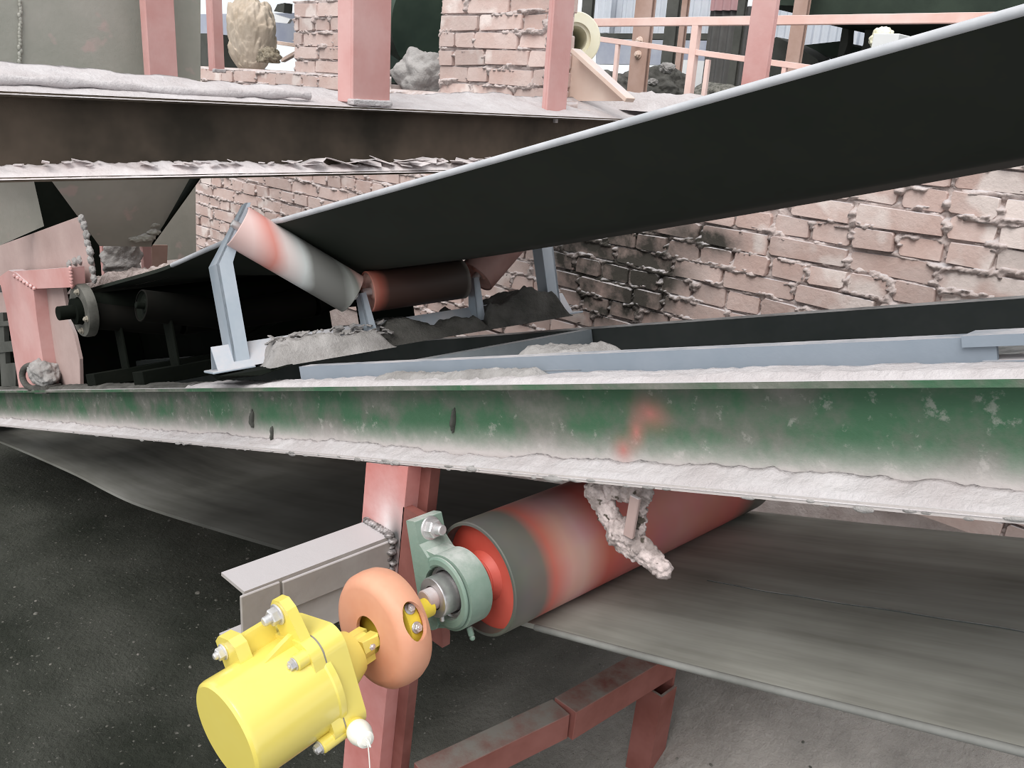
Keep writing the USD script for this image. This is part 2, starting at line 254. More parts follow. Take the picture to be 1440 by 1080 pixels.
M_white = mat('white_sheet', (.74, .74, .74), (.8, .8, .8), 3, .7, bump=.05)
def drum_mat():
    n = {'g': ('geometry', {}), 's': ('separate_xyz', {}), 'm': ('map_range', {'from_min': 1.03, 'from_max': 1.93, 'clamp': True}), 'r': ('rgb_ramp', {'ramp': [(0, (.09, .095, .08)), (.03, (.12, .12, .10)), (.085, (.16, .145, .125)), (.115, (.56, .15, .12)), (.17, (.68, .36, .33)), (.21, (.70, .40, .37)), (.29, (.62, .145, .115)), (.55, (.70, .30, .27)), (.8, (.60, .16, .13)), (.9, (.12, .11, .1)), (1, (.1, .1, .09))]}),  # grey ends are wear; the pink bands are a highlight put into the colour
         'n': ('noise_texture', {'scale': 9, 'detail': 5}), 'o': ('mix', {'mix_type': 'overlay', 'fac': .25}), 'p': ('principled_bsdf', {'roughness': .5, 'specular_ior_level': .35})}
    return usdkit.material(stage, '/World/Looks/drum_shell_worn_highlight', n, [('g.position', 's.vector'), ('s.y', 'm.value'), ('m.result', 'r.fac'), ('g.position', 'n.vector'), ('r.color', 'o.color1'), ('n.color', 'o.color2'), ('o.color', 'p.base_color')], surface='p.BSDF')
M_drum = drum_mat()

# ================================================================== the setting
solo('wall_left', box(-7.2, -7.1, -3, 9, -.2, 2.15, .01), M_corrgrey, 'dark backdrop wall added at the far left end of the conveyor', 'wall', kind='structure')  # dark backdrop added to close off the sky behind the hopper
# floor: uneven dark ground
def floor_pt(a, b):
    x, y = -9+a*12, -3+b*9; p = np.array([[x*1.1, y*1.1, 0.0]])
    sm = lambda t: min(max(t, 0), 1)**2*(3-2*min(max(t, 0), 1))
    return (x, y, -.03+.85*sm((y-1.25)/1.2)*sm((x+2.5)/1.9)+.09*(meshkit.fbm(p, 4, 3)[0]-.5)+.02*(meshkit.fbm(p*9, 3, 4)[0]-.5))
solo('floor', strip(240, 180, floor_pt), M_floor, 'uneven ground of dark coal dust under the conveyor', 'floor', kind='structure', smooth=True)
pb = []
r2 = random.Random(11)
for k in range(900):
    x, y = r2.uniform(-5.5, 1), r2.uniform(-.5, 2.38); s = r2.uniform(.0025, .006)*(1 if r2.random() < .93 else 1.7)
    z = floor_pt((x+9)/12, (y+3)/9)[2]
    m = trimesh.creation.icosphere(1, s); m.vertices *= [r2.uniform(.7, 1.3), r2.uniform(.7, 1.3), .6]; m.apply_translation((x, y, z+.2*s)); pb.append(m)
solo('gravel_crumbs', cat(pb), M_pebble, 'small pale crumbs of stone scattered over the dark ground', 'gravel', kind='stuff', smooth=True)

# the brick wall that runs along behind the conveyor
WY, PITCH_Z, Z0 = 2.45, .0642, 2.2-.358          # face, course height, a joint line
def brick(x0, x1, z0, z1, y, r, jit=.0032, depth=.06):
    c = min(.006, (x1-x0)*.2); cz = .006; ring = []
    for (x, z) in ((x0+c, z0), (x1-c, z0), (x1, z0+cz), (x1, z1-cz), (x1-c, z1), (x0+c, z1), (x0, z1-cz), (x0, z0+cz)):
        ring.append((x+r.uniform(-jit, jit), z+r.uniform(-jit, jit)))
    ring = np.array(ring); mid = ring.mean(0); tl, tz = r.uniform(-.004, .004), r.uniform(-.003, .003); v = []
    for k, (s, dy) in enumerate(((1, depth), (1, .0045), (.955, 0))):
        for p in ring:
            q = mid+(p-mid)*np.array([1-(1-s)*.5, s]) if k == 2 else p
            v.append((q[0], y+dy+(tl*(q[0]-mid[0])/.12+tz*(q[1]-mid[1])/.03 if k else 0), q[1]))
    f = []
    for k in range(2):
        for j in range(8):
            a, b = k*8+j, k*8+(j+1) % 8; f += [[a, b, b+8], [a, b+8, a+8]]
    f += [[16, 16+j, 17+j] for j in range(1, 7)]
    m = trimesh.Trimesh(np.array(v), f, process=False); return m
def courses(x0, x1, zlo, zhi, y, r, top=None, header0=0):
    """bricks row by row: a row of headers, then two of stretchers and so on; top(x) cuts the wall off; gives the bricks and their outlines"""
    out, rects = [], []
    k = int(math.floor((zlo-Z0)/PITCH_Z))
    while Z0+k*PITCH_Z < zhi-.02:
        z0, head = Z0+k*PITCH_Z, k % 2 == header0; x = x0-r.uniform(0, .2)
        while x < x1-.03:
            L = r.choice((.112, .118, .115)) if head else (.238 if r.random() < .72 else r.choice((.115, .18)))
            a, b = max(x, x0), min(x+L, x1); sag = r.uniform(-.004, .004); j = r.uniform(.007, .015)
            if b-a > .03 and (top is None or z0+.053 < top((a+b)/2)):
                out.append(brick(a, b, z0+.008+sag, z0+.008+.0555+sag*.5, y-r.uniform(-.003, .010), r)); rects.append((a, b, z0+.008+sag, z0+.0635+sag*.5))
            x += L+j
        k += 1
    return out, rects
def mortar(x0, x1, z0, z1, y, rects, seed, step=.0055, top=None, back=.05, lum=1.0):
    nx, nz = int((x1-x0)/step), int((z1-z0)/step); X, Z = np.meshgrid(np.linspace(x0, x1, nx+1), np.linspace(z0, z1, nz+1), indexing='ij')
    sd = np.full(X.shape, 1.0)                     # distance outside the nearest brick
    for a, b, c, d in rects:
        i0, i1 = max(0, int((a-x0-.03)/step)), int((b-x0+.03)/step)+2; j0, j1 = max(0, int((c-z0-.03)/step)), int((d-z0+.03)/step)+2
        xs, zs = X[i0:i1, j0:j1], Z[i0:i1, j0:j1]; q = np.maximum(np.maximum(a-xs, xs-b), np.maximum(c-zs, zs-d)); sd[i0:i1, j0:j1] = np.minimum(sd[i0:i1, j0:j1], q)
    P = np.stack([X, 0*X, Z], -1); n1 = meshkit.fbm(P*np.array([15., 1, 36.]), 4, seed); n2 = meshkit.fbm(P*105, 3, seed+3)
    reach = np.clip((n1-.43)*5.0, 0, 1)             # where the mortar oozes out over the bricks
    full = np.clip((sd+.012*reach+.002)/.006, 0, 1)
    n3 = meshkit.fbm(P*31+9, 3, seed+8); crack = np.clip((.47-n3)*14, 0, 1)
    h = -.012+full*(.008+.015*reach*n2*1.6+.006*(n2-.5))-crack*(1-reach)*.012
    h = np.where(sd < -.014, -.02, h)
    if top is not None: h = np.where(Z > np.vectorize(top)(X), -.02, h)
    v = np.stack([X, y-h, Z], -1).reshape(-1, 3); i, j = np.meshgrid(np.arange(nx), np.arange(nz), indexing='ij'); w = nz+1
    if top is not None:
        keep = (Z <= np.vectorize(top)(X)+step)
        ok = keep[:-1, :-1].ravel()
    else: ok = np.ones(nx*nz, bool)
    q = np.stack([i*w+j, (i+1)*w+j, (i+1)*w+j+1, i*w+j+1], -1).reshape(-1, 4)[ok]
    return trimesh.Trimesh(v, np.vstack([q[:, [0, 1, 2]], q[:, [0, 2, 3]]]), process=False)
def wall_top(x): return 2.2+(.03 if x < -2.12 and x < -3.2 else -.02 if x < -2.12 else -.25 if x < -1.25 else .02)
wr = random.Random(5)
wb, rects = courses(-6.2, -.1, 1.15, 2.24, WY, wr, wall_top)
wall = thing('wall_back', 'dusty brick wall running along behind the conveyor', 'wall', (-3.0, WY, 0), kind='structure')
core = [box(a, b, WY+.012, WY+.24, 0, t-.012, .001) for a, b, t in ((-6.3, -3.2, 2.22), (-3.2, -2.12, 2.17), (-2.12, -1.25, 1.94), (-1.25, 0.1, 2.21))]
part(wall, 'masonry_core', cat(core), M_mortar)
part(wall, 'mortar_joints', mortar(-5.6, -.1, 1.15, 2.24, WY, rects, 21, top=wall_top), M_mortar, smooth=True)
def px_of(p):
    d = np.asarray(p)-CAM; c = np.array([d@RGT, d@UPV, d@BCK]); return 720+FPX*c[0]/-c[2], 540-FPX*c[1]/-c[2], -c[2]
def seen(m):
    x, y, d = px_of(m.bounds.mean(0)); return d > 0 and -30 < x < 1470 and ((x > 800 and y > 205) or (265 < x < 850 and 60 < y < 520))
order = sorted(range(len(wb)), key=lambda i: (not seen(wb[i]), px_of(wb[i].bounds.mean(0))[2]))
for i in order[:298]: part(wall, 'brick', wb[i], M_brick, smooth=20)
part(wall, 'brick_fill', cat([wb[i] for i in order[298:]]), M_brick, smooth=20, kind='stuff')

# ================================================================== the conveyor
from scipy.interpolate import PchipInterpolator as Pch
def isec(y0, y1, n0, n1, tf, tw):
    w0, w1 = (y0+y1)/2-tw/2, (y0+y1)/2+tw/2; r = .006
    return Polygon([(y0, n0), (y1, n0), (y1, n0+tf), (w1+r, n0+tf), (w1, n0+tf+r), (w1, n1-tf-r), (w1+r, n1-tf), (y1, n1-tf), (y1, n1), (y0, n1), (y0, n1-tf), (w0-r, n1-tf), (w0, n1-tf-r), (w0, n0+tf+r), (w0-r, n0+tf), (y0, n0+tf)])
def along(poly, u0, u1): return ext(poly, u1-u0, frame(F(u0, 0, 0), V, N, U))
cf = thing('conveyor_support', 'green and grey-blue steel frame carrying the sloping belt conveyor', 'conveyor support', F(-1.4, 1.05, -.34))
near = part(cf, 'stringer', along(isec(1.0, 1.09, -.337, -.178, .009, .007), -6, .7), M_green, label='worn green side beam with dusty flanges')
part(near, 'flange_dust', pile(-2.35, .7, 1.003, 1.088, .011, 31, z=-.179, rim=.008, step=.011), M_paledust, smooth=True, kind='stuff', label='pale dust lying on the top flange')
part(near, 'flange_dust', pile(-6, -2.3, 1.003, 1.088, .011, 32, z=-.179, rim=.008, step=.016), M_darkdust, smooth=True, kind='stuff', label='dark dust on the top flange')
part(near, 'flange_dust', pile(-6, .7, .999, 1.052, lambda x, y: .004+.020*np.clip((y-1.0)/.042, 0, 1)**1.3, 33, z=-.3285, rim=.006, step=.009, sc=9), M_paledust, smooth=True, kind='stuff', label='pale dust lying on the bottom flange')
cr = []; r3 = random.Random(3)
for k in range(130):
    u = r3.uniform(-4.5, .6) if k > 60 else r3.uniform(-2.6, -.7); s = r3.uniform(.0018, .004)*(1.8 if r3.random() < .12 else 1)
    m = lump((0, 0, 0), (s*r3.uniform(1.5, 4), s*.7, s*.8), .3, seed=k, sub=1); m.apply_translation((u, 1.0+r3.uniform(-.001, .003), -.334+r3.uniform(-.004, .003))); cr.append(m.apply_transform(TC))
part(near, 'dirt_crust', cat(cr), M_greydust, smooth=True, kind='stuff')
flk = []
for (x, y, w, h) in ((355, 590, .006, .026), (383, 610, .004, .022), (638, 592, .004, .024)):   # peeling paint on the web
    p = onY(x, y, 1.040); m = lump((0, 0, 0), (w, .008, h), .6, scale=90, seed=int(x), sub=3); m.apply_translation(p); flk.append(m)
part(near, 'paint_blister', cat(flk), M_coldark, smooth=True, kind='stuff')
part(cf, 'stringer', along([(1.90, -.34), (1.965, -.34), (1.965, -.331), (1.907, -.331), (1.907, -.187), (1.965, -.187), (1.965, -.178), (1.90, -.178)], -6, .9), M_steel_dark, label='dark side beam on the far side')
# edge angle standing on the near beam, in two overlapping lengths
part(cf, 'edge_angle', cat(along([(1.086, -.178), (1.093, -.178), (1.093, -.150), (1.120, -.150), (1.120, -.143), (1.086, -.143)], -1.86, -.325)), M_frame_top, label='grey-blue edge angle along the near beam')
part(cf, 'edge_angle', cat(along([(1.080, -.154), (1.13, -.154), (1.13, -.1405), (1.080, -.1405)], -.36, .7), along([(1.082, -.178), (1.13, -.178), (1.13, -.171), (1.082, -.171)], -.34, .7)), M_frame_top)
part(cf, 'deck_plate', box(-1.60, .7, 1.11, 1.899, -.258, -.250, T=TC), M_steel_dark)
WV = .27*U+.965*V; WV /= np.linalg.norm(WV); AV = np.cross(WV, N)
L0 = F(-1.86, 1.13, -.178)
part(cf, 'cross_channel', ext([(0, 0), (.05, 0), (.05, -.06), (.044, -.06), (.044, -.006), (0, -.006)], .80, frame(L0-.02*AV, AV, N, WV)), M_steel_grey, label='light grey cross channel under the belt')
# legs
def legbox(x0, x1, y0, y1, z0, z1, dx):
    pts = [(x+(dx if z == z0 else 0), y, z if z == z0 or z1 < 1.4 else 1.453+(x+1.355)*.29) for x in (x0, x1) for y in (y0, y1) for z in (z0, z1)]; return hull(pts)
lg = part(cf, 'leg', cat(legbox(-1.355, -1.218, 1.0, 1.008, 0, 1.50, -.14), legbox(-1.355, -1.347, 1.0078, 1.06, 0, 1.5, -.14), legbox(-1.226, -1.218, 1.0078, 1.06, 0, 1.5, -.14)), M_leg_red, label='near leg in dusty red primer')
part(lg, 'mounting_plate', cat(legbox(-1.222, -1.188, 1.035, 1.06, 0, 1.51, -.13), hull([(x, y, z) for x in (-1.23, -1.142+0*1) for y in (1.0, 1.02) for z in (1.36, 1.40)]+[(x, y, z) for x in (-1.25, -1.095) for y in (1.0, 1.02) for z in (1.14, 1.16)])), mat('leg_plate_shaded_red', (.17, .055, .045), (.26, .10, .085), 6, .6, bump=.08))  # plate redder-dark than the leg: shade of the recess put into the colour
fl = part(cf, 'leg', cat(legbox(-1.155, -1.075, 1.835, 1.843, -.0, .60, -.02), legbox(-1.083, -1.075, 1.8428, 1.91, -.0, .60, -.02), legbox(-1.155, -1.147, 1.8428, 1.91, 0, .6, -.02), legbox(-1.155, -1.085, 1.90, 1.91, .55, 1.53, -.0)), M_red, label='far leg in dark red primer')
part(cf, 'cross_member', cat(bar((-1.20, 1.05, .690), (-1.14, 1.46, .690), .07, .075), ), M_red)
part(cf, 'cross_member', cat(bar((-1.13, 1.462, .694), (-1.12, 1.90, .674), .075, .085)), M_red)
# bracket arm welded to the near leg
ao = np.array([-1.262, 0, 1.322])
arm = part(cf, 'bracket_arm', ext([(0, 0), (0, -.150), (-.105, -.150), (-.105, -.143), (-.007, -.143), (-.007, -.007), (-.085, -.007), (-.085, 0)], .335, frame(ao+[0, .665, 0], (1, 0, 0), (0, 0, 1), (0, 1, 0))), M_arm, label='short steel channel arm holding the sensor')
part(arm, 'web_plate', box(-1.262, -1.255, .74, .99, 1.252, 1.315), M_arm)
part(arm, 'end_plate', cat(box(-1.262, -1.256, .655, .735, 1.195, 1.318, .003)), M_arm)
wl = [lump((-1.262+.012*math.sin(k*2.1), .992+.004*math.sin(k*3), 1.325-.0085*k), (.010, .010, .006), .35, seed=k, sub=2) for k in range(14)]
wl += [lump((-1.345+.0085*k, .994, 1.325), (.006, .009, .007), .35, seed=k+40, sub=2) for k in range(11)]
part(arm, 'weld_bead', cat(wl), M_weld, smooth=True, kind='stuff')
# crust hanging under the beam
def chain(pts):
    sp = [lump(p, (r, r*.75, r), .38, seed=k*3+1, sub=3) for k, (p, r) in enumerate(pts)]
    return trimesh.boolean.union([trimesh.Trimesh(s.vertices, s.faces) for s in sp], engine='manifold')
def line_px(a, b, n, Y, ra, rb): return [(onY(a[0]+(b[0]-a[0])*t, a[1]+(b[1]-a[1])*t, Y), ra+(rb-ra)*t) for t in np.linspace(0, 1, n)]
cl = rough(chain(line_px((838, 690), (872, 752), 6, 1.05, .021, .021)+line_px((902, 693), (898, 742), 5, 1.055, .012, .013)+line_px((872, 748), (932, 800), 8, 1.05, .028, .017)+line_px((846, 690), (905, 694), 6, 1.055, .016, .016)), .0025, 260, 2, edge=.004)
hb = thing('hanging_crust', 'rusty lug caked with pale hardened mud hanging under the green beam', 'mud clump', onY(870, 695, 1.05))
part(hb, 'mud', cl, mat('caked_mud', (.30, .25, .235), (.62, .52, .50), 34, .95, bump=.5, bscale=160, ramp=(.4, .6), speck=((.09, .075, .06), 55, .60)), smooth=True)
part(hb, 'lug', bar(onY(894, 698, 1.03), onY(884, 755, 1.03), .018, .008, up=(0, 1, 0)), M_pink_grey)

# ---- the belt: carrying run on top, return run below
eb = lambda u: float(Pch([-5.6, -3.7, -3.0, -2.3, -2.0, -1.6, -1.1, -.75, -.35, -.15, .4, 1], [.14, .142, .148, .092, .070, .062, .060, .061, .066, .068, .062, .06])(u))
en = lambda u: float(Pch([-5.6, -3.5, -3.1, -2.66, -2.32, -2.0], [.15, .152, .156, .162, .190, .219])(min(u, -2.0)))
def half(u):                            # flat half width, corner, wing: (y offset, n) from the middle outwards
    nb = eb(u); th = math.asin(max(-.2, min(.95, (en(u)-nb)/.27)))
    if u > -2.0:
        for _ in range(12):
            Y = 1.525-.14-.27*math.cos(th); th = math.asin(min(.97, (.1865*Y-nb)/.27))
    pts = [(t*.11, nb) for t in np.linspace(0, 1, 5)]
    for t in np.linspace(.15, 1, 6): pts.append((.11+.06*t*math.cos(th*t/2), nb+.06*t*math.sin(th*t/2)))
    y0, n0 = pts[-1]
    L = .235
    for t in np.linspace(.1, 1, 9): pts.append((y0+L*t*math.cos(th), n0+L*t*math.sin(th)))
    return np.array(pts)
us = np.linspace(-5.3, .75, 122); rows = []
for u in us:
    h = half(u); sec = np.vstack([np.c_[1.525-h[::-1, 0], h[::-1, 1]], np.c_[1.525+h[1:, 0], h[1:, 1]]])
    t = np.gradient(sec, axis=0); t /= np.linalg.norm(t, axis=1, keepdims=True); nn = np.c_[-t[:, 1], t[:, 0]]
    rows.append(np.vstack([sec, (sec+.011*nn)[::-1]]))
rows = np.array(rows); K = rows.shape[1]
v = np.concatenate([np.stack([np.full(K, u), r[:, 0], r[:, 1]], 1) for u, r in zip(us, rows)]); f = []
for i in range(len(us)-1):
    for j in range(K):
        a, b = i*K+j, i*K+(j+1) % K; f += [[a, b, b+K], [a, b+K, a+K]]
carry = trimesh.Trimesh(v, f, process=False).apply_transform(TC); carry.fix_normals()
rp = Pch([-5.7, -4.9, -3.88, -3.18, -2.43, -2.13, -1.6, -1.254, -1.0, -.3, .9], [-.40, -.455, -.546, -.622, -.646, -.653, -.670, -.683, -.683, -.674, -.66])
def flat(u0, u1, y0, y1, top, t, nu, ny):
    uu, yy = np.linspace(u0, u1, nu+1), np.linspace(y0, y1, ny+1)
    m = sheet(nu, ny, lambda a, b: (uu[int(round(a*nu))], yy[int(round(b*ny))], float(top(uu[int(round(a*nu))]))), (0, 0, -1), t)
    return m.apply_transform(TC)
bt = thing('conveyor_belt', 'long black rubber belt troughed above and returning under the green beam', 'conveyor belt', F(-1.3, 1.525, 0))
c_ = part(bt, 'carrying_run', carry, M_belt, smooth=40, label='dark upper run of the belt, bent to a trough')
ep = [[], []]
for u, r in zip(us, rows):
    k = len(half(u))*2-1
    for q, j in ((0, 0), (1, k-1)):
        o = r[2*k-1-j]; ep[q].append((u, (r[j][0]+o[0])/2, (r[j][1]+o[1])/2))
sel = [i for i, u in enumerate(us) if u > -2.6]
for q in (0, 1):
    P = np.array(ep[q])[sel]
    part(c_, 'belt_edge', tube(P@np.array([U, V, N])+CAM, .0068, 10), M_beltedge, smooth=True, label='pale worn edge of the belt')
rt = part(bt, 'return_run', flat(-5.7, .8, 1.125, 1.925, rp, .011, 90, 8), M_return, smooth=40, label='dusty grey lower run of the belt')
P = np.array([(u, 1.124, float(rp(u))-.0055) for u in np.linspace(-1.2, .8, 30)])
part(rt, 'belt_edge', tube(P@np.array([U, V, N])+CAM, .0066, 10), mat('return_edge', (.16, .16, .148), (.24, .24, .225), 8, .6, bump=.03), smooth=True)
sm = np.array([(u, 1.465+.004*math.sin(u*9)+.0015*math.sin(u*37), float(rp(u))) for u in np.linspace(-1.02, .8, 60)])
part(rt, 'belt_seam', tube(sm@np.array([U, V, N])+CAM, 0.0022, 6), M_steel_dark, smooth=True, label='dark seam along the lower run')

# ---- return drum, its shaft and the bearing
WD = .05*U+V; WD /= np.linalg.norm(WD); AD = np.cross(WD, N); DC = F(-1.254, 1.035, -.5665); DR = .1148
def D(r, w): return (r, w)
dr = thing('return_drum', 'red steel return drum pressing on the lower belt run', 'drum', DC)
part(dr, 'drum_shell', lathe([(DR-.007, 0), (DR-.002, 0), (DR, .002), (DR, .878), (DR-.002, .88), (DR-.007, .88), (DR-.007, 0)], DC, WD, 72), M_drum, label='drum shell rubbed grey near its end')
part(dr, 'end_disc', lathe([(0, .022), (.030, .022), (DR-.007, .026), (DR-.007, .034), (0, .034)], DC, WD, 64), M_drumend)
part(dr, 'end_disc', lathe([(0, .85), (DR-.007, .85), (DR-.007, .858), (0, .858)], DC, WD, 64), M_drumend)
part(dr, 'hub', lathe([(0, -.028), (.034, -.028), (.034, -.004), (.037, .006), (.048, .020), (.054, .026), (0, .026)], DC, WD, 40), M_drumend)
part(dr, 'weld_ring', trimesh.creation.torus(.040, .0028, 40, 10).apply_transform(align(DC+.006*WD, WD)), M_drumend, smooth=True)
part(dr, 'shaft', cat(cyl(DC-.125*WD, DC+.95*WD, .021, 32)), M_pink_grey)
BC = DC-.048*WD                        # bearing centre
TB = frame(BC, U, N, -V)               # local: away from the base, up, towards the camera
pbk = thing('pillow_block_bearing', 'green cast pillow block bearing bolted to the near leg', 'bearing', F(-1.334, .985, -.566))
b0 = -.080
prof = Polygon([(b0, -.082), (b0+.030, -.082), (b0+.040, -.078), (b0+.050, -.066), (b0+.050, .066), (b0+.040, .078), (b0+.030, .09), (b0+.026, .135), (b0, .135)]).buffer(-.003).buffer(.003)
ring = Polygon([(.074*math.cos(a), .074*math.sin(a)) for a in np.linspace(0, 2*np.pi, 64)[:-1]])
hullp = ring.union(Polygon([(b0+.02, -.082), (b0+.02, .082), (-.015, .0725), (-.015, -.0725)]))
hole = Polygon([(.052*math.cos(a), .052*math.sin(a)) for a in np.linspace(0, 2*np.pi, 48)[:-1]])
part(pbk, 'housing', cat(ext(hullp.difference(hole), .052, TB@frame((0, 0, -.024), (1, 0, 0), (0, 1, 0), (0, 0, 1))), lathe([(.052, .028), (.066, .028), (.070, .0285), (.070, .031), (.066, .034), (.056, .034), (.052, .031), (.052, .028)], BC, -WD, 56)), M_bearing)
part(pbk, 'base', ext(prof.difference(Polygon([(.052*math.cos(a), .052*math.sin(a)) for a in np.linspace(0, 2*np.pi, 48)[:-1]])), .068, TB@frame((0, 0, -.034), (1, 0, 0), (0, 1, 0), (0, 0, 1))), M_bearing)
part(pbk, 'outer_race', lathe([(.041, -.02), (.052, -.02), (.052, .021), (.049, .023), (.046, .020), (.043, .022), (.041, .018), (.041, -.02)], BC, -WD, 56), M_chrome)
part(pbk, 'inner_race', lathe([(.0215, -.03), (.039, -.03), (.039, .054), (.0375, .057), (.0235, .057), (.0215, .050), (.0215, -.03)], BC, -WD, 48), M_chrome)
part(pbk, 'mounting_bolt', bolt(BC+(b0+.026)*U+.112*N, U, .0165, .018), M_zinc)
part(pbk, 'grease_nipple', cat(cyl(BC-.074*N+.02*U, BC-.092*N+.024*U, .006, 12), trimesh.creation.icosphere(2, .0055).apply_translation(BC-.095*N+.025*U)), M_bearing)
for e in (0, .034): part(pbk, 'set_screw', cyl(BC-.032*N-e*U-.043*V, BC-.050*N-e*1.35*U-.045*V, .0045, 12), M_zinc)

# ---- coupling between drum shaft and sensor
CC = F(-1.256, .812, -.577); WC = V
cp = thing('orange_coupling', 'orange rubber tyre coupling between the bearing and the yellow sensor', 'coupling', CC)
tyre = lathe([(0.0636, 0.0328), (0.089, 0.0328), (0.0996, 0.0279), (0.1049, 0.0164), (0.106, 0.0), (0.1039, -0.018), (0.0954, -0.0287), (0.0827, -0.0328), (0.034, -0.0328), (0.034, -0.0262), (0.0806, -0.0262), (0.089, -0.023), (0.0943, -0.0148), (0.0965, 0.0), (0.0954, 0.0148), (0.0912, 0.023), (0.0848, 0.0271), (0.0636, 0.0271), (0.0636, 0.0328)], CC, WC, 72)
tyre.merge_vertices(); tyre.fix_normals()
cut = trimesh.creation.cylinder(1, .10, sections=32); cut.apply_scale((.036, .021, 1)); cut.apply_transform(frame(CC+.090*(U*.93+N*.30), N, V, U*.95+N*.3))
cut.fix_normals(); tyre = trimesh.boolean.difference([tyre, cut], engine='manifold')
part(cp, 'tyre', tyre, M_orange, smooth=40)
part(cp, 'hub_flange', cat(lathe([(0, .028), (.080, .028), (.083, .024), (.083, .0), (.070, -.006), (.045, -.006), (.030, .0), (0, 0)], CC, WC, 48)), M_yellow_dirty, label='yellow hub flange inside the tyre')
for a in (.55, .15): part(cp, 'hub_bolt', bolt(CC+.083*(math.cos(a)*U+math.sin(a)*N)+.012*WC, math.cos(a)*U+math.sin(a)*N, .007, .001), M_zinc)
part(cp, 'shaft_hub', cyl(CC+.02*WC, CC+.108*WC, .0185, 28), M_yellow_dirty, label='yellow stub shaft into the bearing')

# ---- the yellow speed sensor
P0, P1 = F(-1.254, .765, -.590), F(-1.250, .500, -.6235)
SD = (P1-P0)/np.linalg.norm(P1-P0); SU = N-SD*(N@SD); SU /= np.linalg.norm(SU); SX = np.cross(SU, SD)   # SX points along +u
if SX@U < 0: SX = -SX
TS = frame(P0, SX, SU, SD); SL = np.linalg.norm(P1-P0)
def S(x, y, z): return P0+x*SX+y*SU+z*SD
ss = thing('speed_sensor', 'bright yellow cylindrical speed sensor bolted to the channel arm', 'sensor', P0)
part(ss, 'cap', lathe([(.060, .105), (.0885, .105), (.0885, .115), (.0865, .118), (.0865, SL-.010), (.085, SL-.004), (.080, SL), (0, SL), (0, .105), (.060, .105)], P0, SD, 72), M_yellow)
def plate(w, h, r, z0, z1, cx=0, cy=0):
    return ext(Polygon([(-w+r+cx, -h+r+cy), (w-r+cx, -h+r+cy), (w-r+cx, h-r+cy), (-w+r+cx, h-r+cy)]).buffer(r), z1-z0, TS@frame((0, 0, z0), (1, 0, 0), (0, 1, 0), (0, 0, 1)))
part(ss, 'flange', cat(plate(.074, .092, .030, .113, .134)), M_yellow)
part(ss, 'gasket', plate(.0735, .0915, .030, .1095, .1135), M_seam)
part(ss, 'housing', cat(plate(.074, .092, .034, .070, .110), lathe([(0, .020), (.040, .024), (.060, .070), (0, .070)], P0, SD, 40)), M_yellow)
for (x, y) in ((.058, .070), (.058, -.078), (-.058, .072), (-.058, -.076)):        # corner bosses with their bolts
    part(ss, 'corner_boss', cyl(S(x, y, .108), S(x, y, .155), .013, 20), M_yellow)
    part(ss, 'corner_bolt', bolt(S(x, y, .155), SD, .0075, .002), M_zinc)
def rib(pts, t, o): return ext(pts, t, TS@frame((o-t/2, 0, 0), (0, 1, 0), (0, 0, 1), (1, 0, 0)))
part(ss, 'rib', rib([(.080, .13), (.118, .13), (.116, .20), (.080, .20)], .014, -.030), M_yellow)
part(ss, 'rib', rib([(.060, .13), (.100, .13), (.094, .15), (.066, .235)], .012, .022), M_yellow)
ear1 = ext(Polygon([(.0, .05), (.060, .05), (.030, .140), (.018, .152), (.0, .152), (-.010, .142), (-.012, .12)]).buffer(.004), .018, TS@frame((0, 0, .113), (1, 0, 0), (0, 1, 0), (0, 0, 1)))
part(ss, 'mounting_ear', ear1, M_yellow)
ear2 = ext(Polygon([(-.062, .04), (-.004, .06), (-.010, .112), (-.022, .120), (-.052, .120), (-.066, .110)]).buffer(.004), .022, TS@frame((0, 0, .188), (1, 0, 0), (0, 1, 0), (0, 0, 1)))
part(ss, 'mounting_ear', ear2, M_yellow)
part(ss, 'mounting_bolt', bolt(S(.004, .132, .131), SD, .0125, .012), M_zinc)
part(ss, 'mounting_bolt', bolt(S(-.050, .098, .210), SD, .0095, .006), M_zinc)
part(ss, 'shaft_hub', cat(cyl(S(0, 0, -.010), S(0, 0, .022), .022, 28), *[hull([S(.019*math.cos(a)+dx*.011, .019*math.sin(a)+dy*.011, z) for dx in (-1, 1) for dy in (-1, 1) for z in (-.018, .016)]+[S(.036*math.cos(a), .036*math.sin(a), -.014)]) for a in (.5, 2.6, 4.7)]), M_yellow, label='yellow claw hub facing the coupling')
part(ss, 'set_screw', cat(bolt(S(.022, .004, .0), SX, .006, .002)), M_zinc)
g0 = S(.066, -.078, .094); gd = SX*.9+SD*.25; gd /= np.linalg.norm(gd)
part(ss, 'gland_boss', cyl(g0-gd*.02, g0+gd*.020, .018, 24), M_yellow)
gl = part(ss, 'cable_gland', lathe([(0, .016), (.0185, .016), (.0195, .020), (.0195, .030), (.017, .040), (.014, .052), (.008, .056), (0, .056)], g0, gd, 24), M_gland)
part(gl, 'wire', cat(tube([g0+gd*(.05+.012*t)+np.array([0, 0, .004*math.sin(t*2)]) for t in np.linspace(0, 2, 8)], .0014, 6), tube([g0+gd*(.05+.010*t)-np.array([0, 0, .022*max(0, t-.8)**2]) for t in np.linspace(0, 2.2, 10)], .0010, 6)), M_gland)

